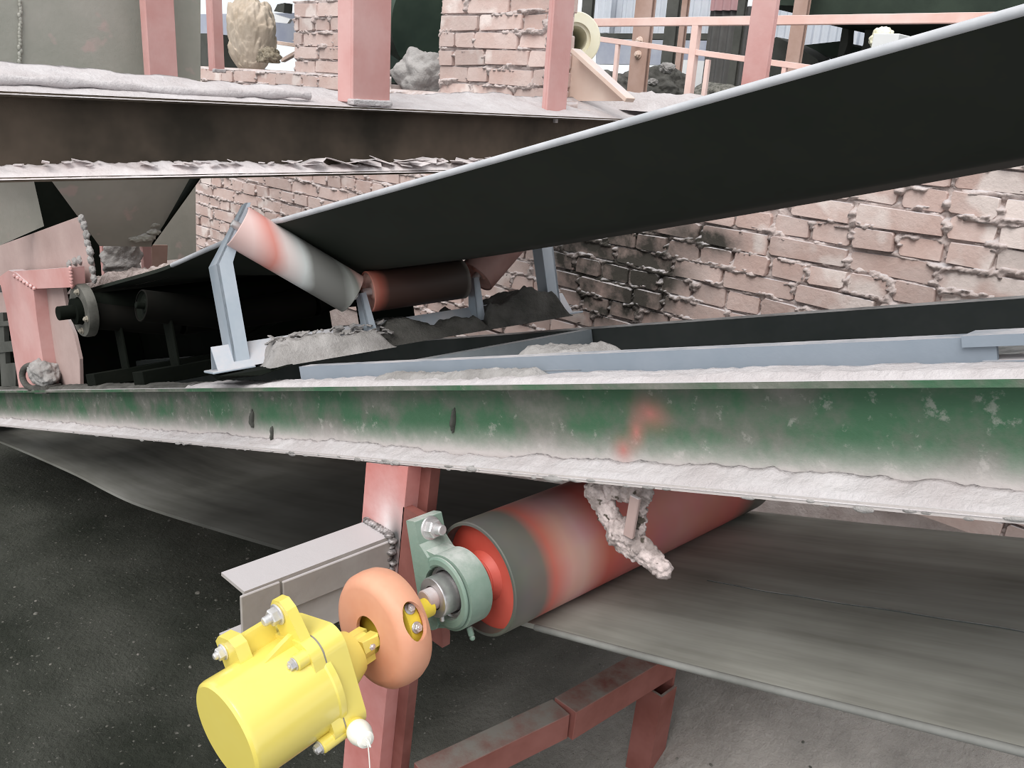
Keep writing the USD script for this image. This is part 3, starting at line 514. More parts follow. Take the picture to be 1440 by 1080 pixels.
# ---- troughing idler in front
IO = F(-2.09, 1.015, -.130); TI = frame(IO, AV, WV, N)
def I(a, s, h): return IO+a*AV+s*WV+h*N
def Vbase(s0, s1): return ext([(-.046, 0), (0, .060), (.046, 0), (.039, 0), (0, .051), (-.039, 0)], s1-s0, frame(I(0, s0, 0), AV, N, WV) if np.linalg.det(np.array([AV, N, WV]).T) > 0 else frame(I(0, s1, 0), AV, N, -WV))
def strap(pts_lo, pts_hi): return hull([I(*p) for p in pts_lo+pts_hi])
def rect(a0, a1, s0, s1, h): return [(a, s, h) for a in (a0, a1) for s in (s0, s1)]
def bracket(s, sg):
    k = .05*sg; t = .006*sg
    return cat(strap(rect(-.080, .034, s, s+t, .012), rect(-.080, .034, s, s+t, .262)), strap(rect(-.080, .034, s, s+t, .262), rect(-.012, .036, s+k*1.9, s+k*1.9+t, .405)),
               strap(rect(.028, .034, s, s+.040*sg, .012), rect(.028, .034, s, s+.040*sg, .262)), strap(rect(.028, .034, s, s+.040*sg, .262), rect(.030, .036, s+k*1.9, s+k*1.9+.014*sg, .405)))
def roller_parts(o, p, q, R, shell, cap):
    p, q = np.array(p), np.array(q); d = (q-p)/np.linalg.norm(q-p); L = np.linalg.norm(q-p)
    r = part(o, 'roller', lathe([(R-.004, 0), (R-.0015, 0), (R, .0015), (R, L-.0015), (R-.0015, L), (R-.004, L), (R-.004, L-.01), (R-.005, L/2), (R-.004, .01), (R-.004, 0)], p, d, 56), shell)
    for e, s in ((p, d), (q, -d)):
        part(r, 'end_cap', lathe([(0, .010), (.018, .010), (.024, .014), (R*.8, .012), (R-.004, .004), (R-.004, .02), (0, .02)], e, s, 40), cap)
        part(r, 'spindle', cyl(e-s*.016, e+s*.012, .0105, 20), M_zinc if shell is not M_roller_dark else M_black)
    return r
def wing_mat(name, y0, y1, ramp):
    n = {'g': ('geometry', {}), 's': ('separate_xyz', {}), 'n': ('noise_texture', {'scale': 7, 'detail': 4}), 'm': ('map_range', {'from_min': y0, 'from_max': y1}), 'a': ('math', {'math_type': 'multiply_add', 'value2': .12, 'value3': -.06}), 'b': ('math', {'math_type': 'add', 'use_clamp': True}), 'r': ('rgb_ramp', {'ramp': ramp}), 'p': ('principled_bsdf', {'roughness': .5, 'specular_ior_level': .3})}
    return usdkit.material(stage, '/World/Looks/'+name, n, [('g.position', 's.vector'), ('s.y', 'm.value'), ('g.position', 'n.vector'), ('n.fac', 'a.value1'), ('m.result', 'b.value1'), ('a.value', 'b.value2'), ('b.value', 'r.fac'), ('r.color', 'p.base_color')], surface='p.BSDF')
M_wing = wing_mat('wing_roller_worn', 1.06, 1.37, [(0, (.66, .46, .43)), (.10, (.70, .50, .47)), (.24, (.60, .24, .20)), (.34, (.62, .52, .50)), (.46, (.52, .54, .53)), (.54, (.16, .16, .15)), (.74, (.13, .13, .12)), (.80, (.28, .29, .27)), (.85, (.20, .20, .18)), (.90, (.55, .36, .32)), (1, (.60, .40, .36))])
M_mid = wing_mat('middle_roller_worn', 1.36, 1.70, [(0, (.50, .22, .17)), (.08, (.30, .085, .06)), (.16, (.055, .027, .021)), (.8, (.04, .03, .025)), (.86, (.22, .20, .18)), (.95, (.20, .18, .16)), (1, (.05, .04, .035))])
fi = thing('troughing_idler', 'three-roller troughing idler with grey-blue brackets under the belt', 'idler', IO)
bs = part(fi, 'base_angle', Vbase(-.03, 1.03), M_idler_paint)
part(bs, 'foot_plate', box(-.075, .060, -.045, .060, -.006, 0, T=TI), M_idler_paint); part(bs, 'foot_plate', box(-.06, .075, .95, 1.05, -.006, 0, T=TI), M_idler_paint)
part(fi, 'bracket', bracket(.014, 1), M_idler_paint, label='near end bracket'); part(fi, 'bracket', bracket(.998, -1), M_idler_paint, label='far end bracket')
for s, sg in ((.372, 1), (.700, -1)):
    part(fi, 'middle_bracket', cat(strap(rect(-.005, .055, s, s+.005, .02), rect(.015, .050, s-.008*sg, s-.008*sg+.005, .143)), strap(rect(.050, .055, s, s+.025, .02), rect(.045, .050, s-.008*sg, s-.008*sg+.018, .143))), M_idler_paint)
roller_parts(fi, I(.035, .080, .350), I(.035, .348, .144), .056, M_wing, M_cap)
roller_parts(fi, I(.035, .392, .144), I(.035, .680, .144), .056, M_mid, M_cap)
roller_parts(fi, I(.035, .985, .345), I(.035, .724, .144), .056, mat('far_roller', (.20, .10, .085), (.32, .19, .17), 6, .5, bump=.03), M_cap)
solo('rubber_shim', rough(hull([I(*p) for p in ((-.07, -.035, -.008), (.09, -.03, -.012), (.19, .12, -.006), (.05, .14, -.004), (-.05, .05, -.022), (.15, .05, -.022), (.02, -.03, -.024))]), .002, 60, 1, edge=.02), M_black, 'black torn rubber packing under the foot of the idler', 'rubber packing', smooth=True)

fc = []; r5 = random.Random(6)
for k in range(120):
    q = r5.uniform(.10, .42); a = r5.uniform(-.02, .12); sz = r5.uniform(.004, .013)
    m = rough(box(-sz, sz, -sz*.7, sz*.7, -.0018, .0018, .0006), .001, 120, k); m.apply_transform(trimesh.transformations.euler_matrix(r5.uniform(-.6, .6), r5.uniform(-.6, .6), r5.uniform(0, 3)))
    m.apply_transform(TI); m.apply_translation(I(a, q, .012+.05*max(0, 1-abs(a-.04)/.10))-IO); fc.append(m)
solo('dust_flakes', cat(fc), M_greydust, 'flakes of caked dust strewn over the heap by the near bracket', 'dust flakes', kind='stuff')
# darker idlers further down under the hopper, alike
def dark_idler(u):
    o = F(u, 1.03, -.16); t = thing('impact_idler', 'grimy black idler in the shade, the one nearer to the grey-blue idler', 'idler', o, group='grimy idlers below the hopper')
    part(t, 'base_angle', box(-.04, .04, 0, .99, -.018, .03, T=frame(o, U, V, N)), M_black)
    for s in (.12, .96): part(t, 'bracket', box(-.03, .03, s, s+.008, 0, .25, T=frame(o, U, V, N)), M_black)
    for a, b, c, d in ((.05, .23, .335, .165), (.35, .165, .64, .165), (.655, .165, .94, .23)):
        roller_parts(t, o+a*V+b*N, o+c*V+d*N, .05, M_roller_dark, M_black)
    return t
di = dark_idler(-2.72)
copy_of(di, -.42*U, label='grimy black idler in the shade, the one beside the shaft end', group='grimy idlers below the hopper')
# side drum with a shaft stub at the loading end
SC = F(-3.16, 1.075, .088)
sd = thing('loading_drum', 'black support drum with a protruding shaft end beside the pink frame', 'drum', SC)
part(sd, 'drum_shell', lathe([(.048, 0), (.055, 0), (.055, .84), (.048, .84), (.048, 0)], SC, V, 48), M_black)
part(sd, 'bearing_ring', lathe([(.048, -.03), (.088, -.03), (.092, -.02), (.092, .0), (.048, .0), (.048, -.03)], SC, V, 48), mat('ring_grime', (.05, .05, .042), (.13, .125, .11), 12, .7, bump=.15))
part(sd, 'end_disc', lathe([(0, .006), (.047, .006), (.047, .014), (0, .014)], SC, V, 40), M_black)
part(sd, 'shaft', cat(cyl(SC-.10*V, SC+.86*V, .024, 24), lathe([(0, -.05), (.045, -.05), (.045, -.01), (0, -.01)], SC, V, 24)), M_black)
for a in (1.2, 2.9, 4.6, 5.8): part(sd, 'ring_bolt', bolt(SC+.068*(math.cos(a)*U+math.sin(a)*N)-.03*V, -V, .008, .004), M_seam)
TD = F(-5.25, 1.10, -.14)
tdm = thing('tail_drum', 'black tail drum at the lower end of the belt', 'drum', TD)
part(tdm, 'drum_shell', lathe([(0, 0), (.25, 0), (.25, .85), (0, .85)], TD, V, 48), M_black); part(tdm, 'shaft', cyl(TD-.08*V, TD+.93*V, .04, 20), M_black)
# black sheet added to darken the interior below the belt, rods
sk = thing('skirt_panel', 'black sheet added for the dark interior behind the belt under the hopper', 'dark backing', F(-3.2, 1.88, -.1))
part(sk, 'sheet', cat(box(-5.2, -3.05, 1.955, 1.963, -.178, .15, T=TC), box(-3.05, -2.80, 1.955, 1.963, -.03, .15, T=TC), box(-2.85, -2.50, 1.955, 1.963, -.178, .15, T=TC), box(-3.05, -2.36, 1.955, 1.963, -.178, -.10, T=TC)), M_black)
for k, (a, b) in enumerate((((335, 474), (412, 428)), ((345, 476), (420, 437)))):
    p, q = onY(*a, 1.70), onY(*b, 1.78); solo('tie_rod', bar(p, q, .014+.012*(k == 0), .02, b=.003), M_black, 'black tie rod slanting under the belt, %s' % ('upper and thicker of two' if k == 0 else 'lower and thinner of two'), 'rod')

# ---- heaps
def DU(name, *a, m=M_greydust, label='', **k): return solo(name, pile(*a, **k), m, label, 'dust heap', kind='stuff', smooth=True)
DU('dust_heap', -.72, .05, .03, .42, lambda x, y: .075-.05*np.abs(x), 41, T=frame(IO+.10*AV+.02*WV, AV, WV, N), z=-.03, rim=.05, label='flaky grey dust heaped on the idler base beside its near bracket') if False else None
bh = lambda a0, s0, s1, h, seed, m, label, a1=.11: solo('dust_heap', pile(a0, a1, s0, s1, h, seed, T=TI, z=-.004, rim=.045, step=.008, sc=30), m, label, 'dust heap', kind='stuff', smooth=True)
bh(-.10, .07, .40, .070, 42, M_greydust, 'flaky pale grey dust heaped along the idler base near its front bracket', a1=.17)
bh(-.14, .38, .72, .070, 43, M_darkdust, 'dark grey mound under the middle roller of the idler')
bh(-.10, .70, .99, .105, 44, M_darkdust, 'tall dark mound beside the far bracket of the idler')
solo('dust_heap', pile(-1.72, .7, 1.118, 1.62, lambda x, y: .016+.055*np.exp(-((y-1.13)/.07)**2)+.0*x, 45, z=-.251, rim=.03, step=.011, sc=16), M_greydust, 'grey dust layer spread over the deck behind the edge angle', 'dust heap', kind='stuff', smooth=True)
solo('dust_heap', pile(-1.17, -.96, 1.085, 1.24, .050, 46, z=-.165, rim=.05, step=.006, sc=40), M_greydust, 'small grey heap spilling over the edge angle', 'dust heap', kind='stuff', smooth=True)
solo('dust_heap', pile(-1.50, -1.03, 1.03, 1.09, .014, 47, z=-.174, rim=.02, step=.006, sc=40), M_greydust, 'thin grey spill lying on the flange of the green beam', 'dust heap', kind='stuff', smooth=True)
solo('material_heap', pile(-3.9, -2.75, 1.22, 1.62, lambda x, y: .115-.07*(x+3.9), 48, z=.155, rim=.06, step=.010, sc=40), mat('crushed_material', (.24, .20, .18), (.50, .42, .40), 60, .95, bump=.6, bscale=90), 'crumbly material heaped on the belt below the hopper', 'heap', kind='stuff', smooth=True)

# ================================================================== platform, hopper, loading end
PX = -2.0
pf = thing('platform_beam', 'grimy brown steel beam crossing over the belt with dusty flanges', 'beam', (PX, 1.5, 1.97))
def bm(x0, x1, zt, zb, tf, tw):
    xm = (x0+x1)/2; r = .006
    return Polygon([(x0, zb), (x1, zb), (x1, zb+tf), (xm+tw/2, zb+tf), (xm+tw/2, zt-tf), (x1, zt-tf), (x1, zt), (x0, zt), (x0, zt-tf), (xm-tw/2, zt-tf), (xm-tw/2, zb+tf), (x0, zb+tf)])
part(pf, 'i_beam', ext(bm(PX-.10, PX, 2.2-.058, 2.2-.236, .010, .008), 3.6, frame((0, .2, 0), (1, 0, 0), (0, 0, 1), (0, 1, 0)) if False else np.array([[1., 0, 0, 0], [0, 0, 1, .2], [0, 1, 0, 0], [0, 0, 0, 1]])), M_brown)
def ypile(x0, x1, y0, y1, h, seed, z, **k): return pile(x0, x1, y0, y1, h, seed, T=np.eye(4), z=z, **k)
part(pf, 'top_dust', ypile(PX-.25, PX+.003, .2, 3.4, lambda x, y: .006+.06*np.clip((PX-.02-x)/.22, 0, 1), 62, 2.2-.060, rim=.006, step=.012, sc=5), M_paledust, smooth=True, kind='stuff', label='white dust banked on the platform edge')
part(pf, 'edge_bead', tube([(PX-.055+.008*math.sin(y*5), y, 2.2-.040+.004*math.sin(y*11)) for y in np.linspace(.3, 1.32, 40)], [.011+.003*math.sin(i*1.3) for i in range(40)], 8), M_paledust, smooth=True)
M_scale = mat('scale_dust_lit', (.80, .74, .74), (.68, .60, .59), 12, .95, bump=.4, bscale=80)  # paler copy of the dust: bright light on the lower flange in the colour
fk = []; r4 = random.Random(8)
for k in range(70):
    y = r4.uniform(.3, 2.2); s = r4.uniform(.008, .03)*(1.5 if y > 1.3 else .7)
    m = rough(box(-s*.5, s*.5, -s, s, -.0012, .0012, .0004), .0006, 90, k); m.apply_transform(trimesh.transformations.euler_matrix(r4.uniform(-.3, .3), r4.uniform(-.35, .2), r4.uniform(0, 3))); m.apply_translation((PX-.020+r4.uniform(-.02, .014), y, 2.2-.206+r4.uniform(0, .008))); fk.append(m)
part(pf, 'flange_dust', ypile(PX-.056, PX+.002, .2, 2.6, lambda x, y: .006+.026*np.clip((PX-x)/.045, 0, 1), 61, 2.2-.227, rim=.006, step=.009, sc=14), M_scale, smooth=True, kind='stuff')
part(pf, 'rust_flakes', cat(fk), M_scale, kind='stuff', label='curled flakes of scale on the lower flange')
solo('platform_slab', box(PX-.26, PX-.105, .2, 2.43, 2.2-.068, 2.2-.0595), M_paledust, 'narrow dusty ledge plate behind the brown beam', 'platform')
fp = onX(780, 168, PX-.044); solo('paint_chip', rough(box(-.006, .006, -.007, .007, -.011, .011, .001), .001, 80, 3).apply_translation(fp+np.array([.004, 0, 0])), M_paledust, 'small white chip stuck on the brown beam', 'chip')
# posts on the platform
def post(px, X, zt, w0, w1, label, m=M_pink, depth=.05, zb=None):
    a, b = onX(w0, px, X), onX(w1, px, X); z0 = zb if zb else 2.2-.055
    y0, y1 = a[1], b[1]
    t = thing('platform_post', label, 'post', (X, (y0+y1)/2, z0))
    part(t, 'web', box(X-.008, X, y0, y1, z0, zt, .002), m); part(t, 'flange', box(X-depth, X-.008, y1-.008, y1, z0, zt, .002), m); part(t, 'flange', box(X-depth, X-.008, y0, y0+.008, z0, zt, .002), m)
    part(t, 'base_weld', rough(box(X-.02, X+.008, y0-.004, y1+.004, z0-.006, z0+.010, .003), .003, 90, 5, edge=.01), M_paledust, smooth=True); return t
post(110, PX-.012, 3.6, 496, 549, 'wide pink post standing on the middle of the platform beam', depth=.07, zb=2.2-.048)
post(110, PX-.08, 3.6, 772, 800, 'blurred pink post in front of the brick pillar', depth=.025)
post(80, -3.40, 3.6, 209, 249, 'flat pink post against the grey-green hopper wall')
post(70, -3.9, 3.4, 301, 315, 'slim pink post left of the tarpaulin', zb=2.215, depth=.06)
def leanpost():
    a, b, c, d = onY(1040, 130, 2.62), onY(1074, 122, 2.62), onY(1106, -60, 2.62), onY(1068, -60, 2.62)
    t = thing('platform_post', 'pink post rising behind the raised edge of the belt', 'post', a)
    xs0, xs1 = min(a[0], d[0]), max(b[0], c[0])
    part(t, 'web', box(a[0], b[0], 2.62, 2.63, 2.12, 3.6, .002), M_pink); part(t, 'flange', box(b[0]-.008, b[0], 2.63, 2.645, 2.12, 3.6, .002), M_pink)
leanpost()
# hopper
hp = thing('feed_hopper', 'grey-green steel hopper discharging onto the belt', 'hopper', (-3.7, 1.4, 1.3))
q = [onX(x, y, -3.55) for x, y in ((60, 262), (283, 250))]; w = [onX(x, y, -3.78) for x, y in ((140, 346), (213, 347))]
def quad(a, b, c, d, t):
    n = np.cross(np.array(b)-a, np.array(d)-a); n /= np.linalg.norm(n); n *= -t if n[0] > 0 else t
    return hull([*map(np.array, (a, b, c, d)), *[np.array(p)+n for p in (a, b, c, d)]])
up = [p+np.array([0, 0, .10]) for p in q]
part(hp, 'front_plate', cat(quad(up[0]+(q[0]-w[0])*.35, up[1]+(q[1]-w[1])*.35, w[1], w[0], .008)), M_hopper)
bk = np.array([-.75, 0, 0])
part(hp, 'side_plate', quad(q[1], q[1]+bk, w[1]+bk*.35, w[1], .008), M_black); part(hp, 'back_panel', slabX([(20, 235), (150, 235), (150, 420), (20, 420)], -4.45, .01), M_black)  # black side plate and added back panel carry the shade as colour
part(hp, 'lower_panel', slabX([(150, 255), (275, 252), (276, 362), (236, 366), (150, 362)], -4.45, .01), M_hopper)
part(hp, 'upper_wall', slabX([(-60, -160), (282, -160), (282, 235), (-60, 235)], -3.52, .012), M_hopper)
sw = [lump(onX(28+r4.uniform(-1.5, 1.5), y, -3.515), (.006, .006, .010), .4, seed=y, sub=1) for y in range(2, 96, 5)]
part(hp, 'weld_seam', cat(sw), M_hopper, smooth=True, kind='stuff')
part(hp, 'side_wall', slabX([(-120, 256), (48, 256), (62, 318), (0, 345), (-120, 390)], -3.62, .012), M_hopper)
lp = [lump(onX(x, y, -3.70-.06*(y-300)/40), (.03*s, .045*s, .022*s), .45, seed=int(x), sub=3) for x, y, s in ((195, 336, .7), (205, 333, .9), (214, 326, .7), (217, 316, .5), (188, 336, .5))]
part(hp, 'caked_dirt', cat(lp), M_hopper, smooth=True, kind='stuff')
for x0, x1 in ((143, 158), (200, 212)):
    part(hp, 'support_strut', slabX([(x0, 340), (x1, 340), (x1+3, 392), (x0+4, 392)], -3.95, .03), M_pink)
solo('stone_lump', lump(onX(172, 362, -3.9), (.06, .085, .10), .4, seed=9), M_greydust, 'pale stone jammed under the mouth of the hopper', 'stone', smooth=True)
solo('brown_plate', slabX([(213, 345), (236, 345), (234, 388), (214, 388)], -4.1, .02), M_colbrown, 'small brown plate under the hopper mouth', 'plate')
# pink plates of the loading end, on the near beam
lf = thing('loading_station', 'dusty pink welded frame of the loading end standing on the near beam', 'frame', onY(40, 545, 1.03))
part(lf, 'chute_plate', slabY([(-40, 360), (0, 345), (112, 304), (117, 312), (122, 340), (129, 372), (131, 396), (100, 402), (40, 400), (-40, 402)], 1.10, .010), M_pink_grey)
je = [lump(onY(x+r4.uniform(-2, 2), y, 1.098), (.014, .010, .016), .5, seed=int(y*3), sub=2) for x, y in ((116, 308), (119, 318), (122, 330), (124, 342), (127, 354), (129, 366), (130, 380), (131, 392), (112, 366), (104, 368), (96, 372), (126, 352))]
part(lf, 'weld_crust', cat(je), M_greydust, smooth=True, kind='stuff')
part(lf, 'top_bar', slabY([(12, 382), (99, 376), (101, 404), (48, 406), (20, 388)], 1.035, .045), M_pink)
part(lf, 'upright', slabY([(-2, 390), (12, 380), (22, 384), (47, 406), (52, 450), (66, 545), (27, 547), (8, 430)], 1.030, .05), M_pink)
part(lf, 'weld_seam', cat(*[lump(onY(20+28*t, 388+18*t, 1.029), (.010, .006, .008), .3, seed=int(t*50), sub=2) for t in np.linspace(0, 1, 7)], *[lump(onY(99+t*2, 378+24*t, 1.032), (.008, .006, .010), .3, seed=int(t*40)+9, sub=2) for t in np.linspace(0, 1, 6)]), M_pink, smooth=True, kind='stuff')
part(lf, 'take_up_plate', slabY([(46, 404), (88, 402), (93, 430), (95, 448), (104, 470), (112, 505), (113, 545), (66, 546), (60, 490), (50, 440)], 1.075, .012), M_pink_grey)
part(lf, 'slot_rail', cat(slabY([(52, 449), (57, 449), (64, 508), (60, 509)], 1.070, .004), slabY([(50, 430), (63, 428), (63, 431), (50, 433)], 1.070, .004)), M_red)
part(lf, 'back_bar', slabY([(-40, 412), (8, 412), (10, 440), (-40, 445)], 1.12, .03), M_pink_grey)
lb = thing('caked_bearing', 'round bearing caked in grey dust at the foot of the pink upright', 'bearing', onY(60, 545, 1.0))
part(lb, 'dust_cap', lump(onY(62, 524, 1.03), (.085, .05, .05), .35, seed=4), M_greydust, smooth=True); part(lb, 'ring', trimesh.creation.torus(.045, .012, 32, 12).apply_transform(align(onY(45, 530, 1.012), U*.6-V)), M_darkdust, smooth=True)
part(lb, 'foot', box(-.07, .07, -.03, .03, -.03, 0, T=frame(onY(66, 541, 1.03), U, V, N)), M_darkdust)
solo('steel_offcut', cat(slabY([(-20, 452), (14, 452), (14, 458), (-20, 460)], 1.075, .03), slabY([(-20, 482), (20, 480), (20, 494), (-20, 498)], 1.075, .03), slabY([(4, 512), (22, 510), (22, 543), (4, 543)], 1.075, .015), slabY([(-4, 440), (4, 440), (10, 545), (2, 545)], 1.08, .02)), M_coldark, 'dark steel bits lying behind the pink upright', 'steel scrap')

# ================================================================== above the wall
def pillar(name, label, x0, x1, y, zb, zt, seed, ex=0, rot=0.0, px=None):
    r = random.Random(seed); t = thing(name, label, 'brick pillar', ((x0+x1)/2, y, zb), kind='structure')
    bb, rc = courses(x0, x1, zb, zt, y, r, None, header0=9)
    R_ = trimesh.transformations.rotation_matrix(rot, (0, 0, 1), ((x0+x1)/2, y, zb))
    part(t, 'pillar_core', box(x0+.012, x1-.012, y+.012, y+.135, zb, zt-.01, .002).apply_transform(R_), M_mortar)
    part(t, 'mortar_joints', mortar(x0-.004, x1+.004, zb, zt, y, rc, seed).apply_transform(R_), M_mortar, smooth=True)
    for b in bb: part(t, 'brick', b.apply_transform(R_), M_brick, smooth=20)
    side = []                                   # the bricks' ends on the return face that looks along +x
    k = int(math.floor((zb-Z0)/PITCH_Z))
    while Z0+k*PITCH_Z < zt-.05:
        yy = y+.01
        while yy < y+.11:
            L = .115 if k % 2 else .235
            side.append(box(x1-.015, x1+r.uniform(0, .004), yy, min(yy+L, y+.135), Z0+k*PITCH_Z+.010, Z0+k*PITCH_Z+.062, .004).apply_transform(R_)); yy += L+.01
        k += 1
    for b in side: part(t, 'brick', b, M_brick)
    return t
pl, pr = onY(616, 60, 2.47), onY(776, 60, 2.47)
pillar('brick_pillar', 'broad brick pillar above the brown beam behind the blurred pink post', pl[0], pr[0], 2.47, 2.16, 2.62, 31, rot=-.05)
ql, qr = onY(414, 60, 2.47), onY(512, 60, 2.47)
pillar('brick_pillar', 'narrow stepped brick pillar left of the wide pink post', ql[0], qr[0], 2.475, 2.21, 2.56, 32)
# dust bank on the wall top
def bank(x0, x1, y0, y1, h, z, seed, label): return solo('dust_bank', pile(x0, x1, y0, y1, h, seed, T=np.eye(4), z=z, rim=.06, step=.016, sc=14), M_paledust, label, 'dust heap', kind='stuff', smooth=True)
bank(-2.9, -.75, 2.72, 3.45, .085, 2.175, 71, 'white dust bank on the platform in front of the railing')
solo('dust_heap', lump(onY(592, 112, 2.60), (.13, .10, .12), .4, seed=12, flat=-.05), M_greydust, 'grey dust heap against the left of the brick pillar', 'dust heap', smooth=True)
# dark duct
da, db = onY(470, -70, 3.15), onY(650, 42, 3.0)
dd = (db-da)/np.linalg.norm(db-da)
du = thing('dark_duct', 'large dark green duct slanting down behind the brick pillar', 'duct', da)
part(du, 'duct_shell', lathe([(0, 0), (.29, 0), (.29, 2.3), (0, 2.3)], da-dd*1.1, dd, 64), M_duct); part(du, 'duct_flange', lathe([(.285, 0), (.32, 0), (.32, .02), (.285, .02), (.285, 0)], da-dd*.9, dd, 64), M_duct)
# tarpaulin heap on the low wall
tp = []
tm = trimesh.creation.icosphere(5); tv = tm.vertices.copy()
zz = (tv[:, 2]+1)/2; wdt = 1-.45*zz-.25*np.sin(zz*6)*.3
tv = np.c_[tv[:, 0]*.25*wdt+.05*zz, tv[:, 1]*.14*wdt, (zz**.8)*.42+.10*np.clip(-tv[:, 0], 0, 1)*zz]
pn = meshkit.fbm(tv*np.array([14, 14, 7]), 4, 5)-.5; dirn = tv/np.maximum(np.linalg.norm(tv, axis=1, keepdims=True), 1e-6); tv = tv+dirn*(np.abs(pn)*.16-.03)[:, None]
tm.vertices = tv+onY(352, 88, 2.60)*np.array([1, 1, 0])+np.array([0, 0, 2.20]); solo('tarpaulin_bundle', tm, M_tarp, 'crumpled beige tarpaulin bundle standing on the low brick wall', 'tarpaulin', smooth=True)
solo('dry_brush', lump(onY(378, 80, 2.55), (.075, .05, .05), .5, seed=3, flat=-.03), mat('dry_grass', (.16, .13, .09), (.30, .26, .20), 60, .95, bump=.5), 'dry brown tuft at the foot of the tarpaulin', 'dry tuft', smooth=True)
def sheetY(name, px, Y, m, label, c, t=.02, **k): return solo(name, slabY(px, Y, t), m, label, c, **k)
sheetY('blue_sheet', [(280, 20), (420, 18), (424, 62), (280, 52)], 3.4, M_bluegrey, 'blue-grey sheet behind the tarpaulin', 'sheet')
sheetY('green_sheet', [(532, 20), (622, 20), (622, 128), (532, 128)], 3.9, M_duct, 'dark green backing added behind the grey dust heap and the duct', 'sheet', t=.05)  # dark backing added to close a bright gap
sheetY('white_board', [(381, 18), (408, 27), (404, 33), (383, 31)], 3.2, M_white, 'white scrap board leaning behind the tarpaulin', 'board')
sheetY('dark_block', [(390, 6), (400, 4), (399, 18), (385, 16)], 3.2, M_coldark, 'small dark block right of the tarpaulin peak', 'block', t=.06)
for k, (a, b) in enumerate((((390, 60), (418, 64)), ((398, 85), (418, 74)))):
    solo('timber_batten', bar(onY(*a, 2.9), onY(*b, 2.85), .025, .02), M_gusset, 'pale timber batten behind the low wall, %s of two' % ('upper' if k == 0 else 'lower, tilted one'), 'batten')
sheetY('dark_machine', [(281, 47), (296, 47), (297, 175), (281, 175)], 3.0, M_coldark, 'dark machine part glimpsed behind the slim pink post', 'machine', t=.2)
# gusset, cream ring
gs = thing('gusset_bracket', 'dusty peach triangular gusset right of the brick pillar', 'gusset', onY(850, 140, 2.56))
part(gs, 'plate', slabY([(797, 76), (810, 74), (884, 142), (797, 142)], 2.58, .008), M_gusset)
a, b = onY(809, 71, 2.55), onY(886, 141, 2.55); part(gs, 'flange', bar(a, b, .016, .05, up=(0, 1, 0)), M_gusset)
rc_ = onY(806, 56, 2.80); rd = np.array([.80, -.60, .05]); rd /= np.linalg.norm(rd)
rg = thing('cream_flange', 'cream coloured pipe flange behind the brick pillar', 'pipe flange', rc_)
part(rg, 'stand', box(rc_[0]-.30, rc_[0]-.24, rc_[1]+.16, rc_[1]+.24, 2.17, rc_[2], .003), M_coldark); part(rg, 'rim', lathe([(.062, 0), (.098, 0), (.102, .004), (.102, .040), (.098, .044), (.062, .044), (.062, 0)], rc_, rd, 56), M_cream); part(rg, 'pipe', lathe([(.05, -.5), (.064, -.5), (.064, .03), (.05, .03), (.05, -.5)], rc_, rd, 40), M_cream)
# railing
rl = thing('railing', 'pale pink steel railing at the edge of the platform', 'railing', onY(965, 135, 3.5))
part(rl, 'top_rail', bar(onY(832, 32, 3.5), onY(1480, 24, 3.5), .035, .035), M_rail)
part(rl, 'lower_rail', bar(onY(836, 54, 3.5), onY(1260, 112, 3.5), .024, .024), M_rail)
for (a, b, w) in (((981, 34), (966, 148), .034), ((871, 62), (862, 118), .020), ((999, 84), (985, 150), .020), ((1103, 94), (1098, 140), .02)):
    p, q2 = onY(*a, 3.5), onY(*b, 3.5); xm = (p[0]+q2[0])/2
    part(rl, 'baluster', box(xm-w/2, xm+w/2, 3.5-w/2, 3.5+w/2, q2[2], p[2], .002), M_rail)
# yard behind: ground, rubble, sheds
solo('yard_ground', strip(60, 60, lambda a, b: (-14+22*a, 3.4+14*b, 2.16+.12*meshkit.fbm(np.array([[a*30, b*20, 0.]]), 3, 8)[0]-.25*b)), M_floor, 'dark yard ground beyond the railing', 'ground', kind='structure', smooth=True)
for i, (x, y, Y, r_, lab) in enumerate(((862, 136, 5.7, (.25, .25, .20), 'dark rubble mound left of the brown column'), (925, 134, 6.0, (.30, .30, .22), 'dark rubble mound right of the brown column'), (1012, 140, 6.0, (.28, .25, .12), 'pale rubble mound beside the railing post'))):
    solo('rubble_mound', lump(onY(x, y, Y), r_, .4, scale=6, seed=i+20, sub=5), M_pebble if i == 2 else M_darkdust, lab, 'rubble heap', smooth=True)
for i, (x, y, s) in enumerate(((938, 96, .05), (918, 116, .035))):
    solo('boulder', lump(onY(x, y, 5.68), (s*1.2, s, s*.8), .35, seed=i+50), M_greydust, ('pale boulder on the rubble in mid yard', 'small grey boulder by the brown column', 'small grey boulder near the railing post')[i], 'boulder', smooth=True)
def column(x0, x1, y, Y, m, label, zb=2.1, zt=4.6, d=.05):
    a, b = onY(x0, y, Y), onY(x1, y, Y); t = thing('steel_column', label, 'column', ((a[0]+b[0])/2, Y, zb)); xm = (a[0]+b[0])/2; w = (b[0]-a[0])/2
    part(t, 'flange', box(a[0], b[0], Y, Y+.012, zb, zt, .002), m); part(t, 'flange', box(a[0], b[0], Y+d-.012, Y+d, zb, zt, .002), m); part(t, 'web', box(xm-.006, xm+.006, Y+.012, Y+d-.012, zb, zt, .002), m); return t, a, b
t, a, b = column(888, 911, 60, 5.2, M_colbrown, 'brown steel column with two bolts behind the railing')
for z in (.12, .03): part(t, 'column_bolt', bolt(((a[0]+b[0])/2, 5.2, onY(895, 77, 5.2)[2]+z-.03), (0, -1, 0), .02, .01), M_gusset)
column(934, 950, 40, 6.4, M_coldark, 'dark steel column right of the brown column')
column(953, 962, 40, 7.2, M_colbrown, 'thin brown column beyond the dark column')
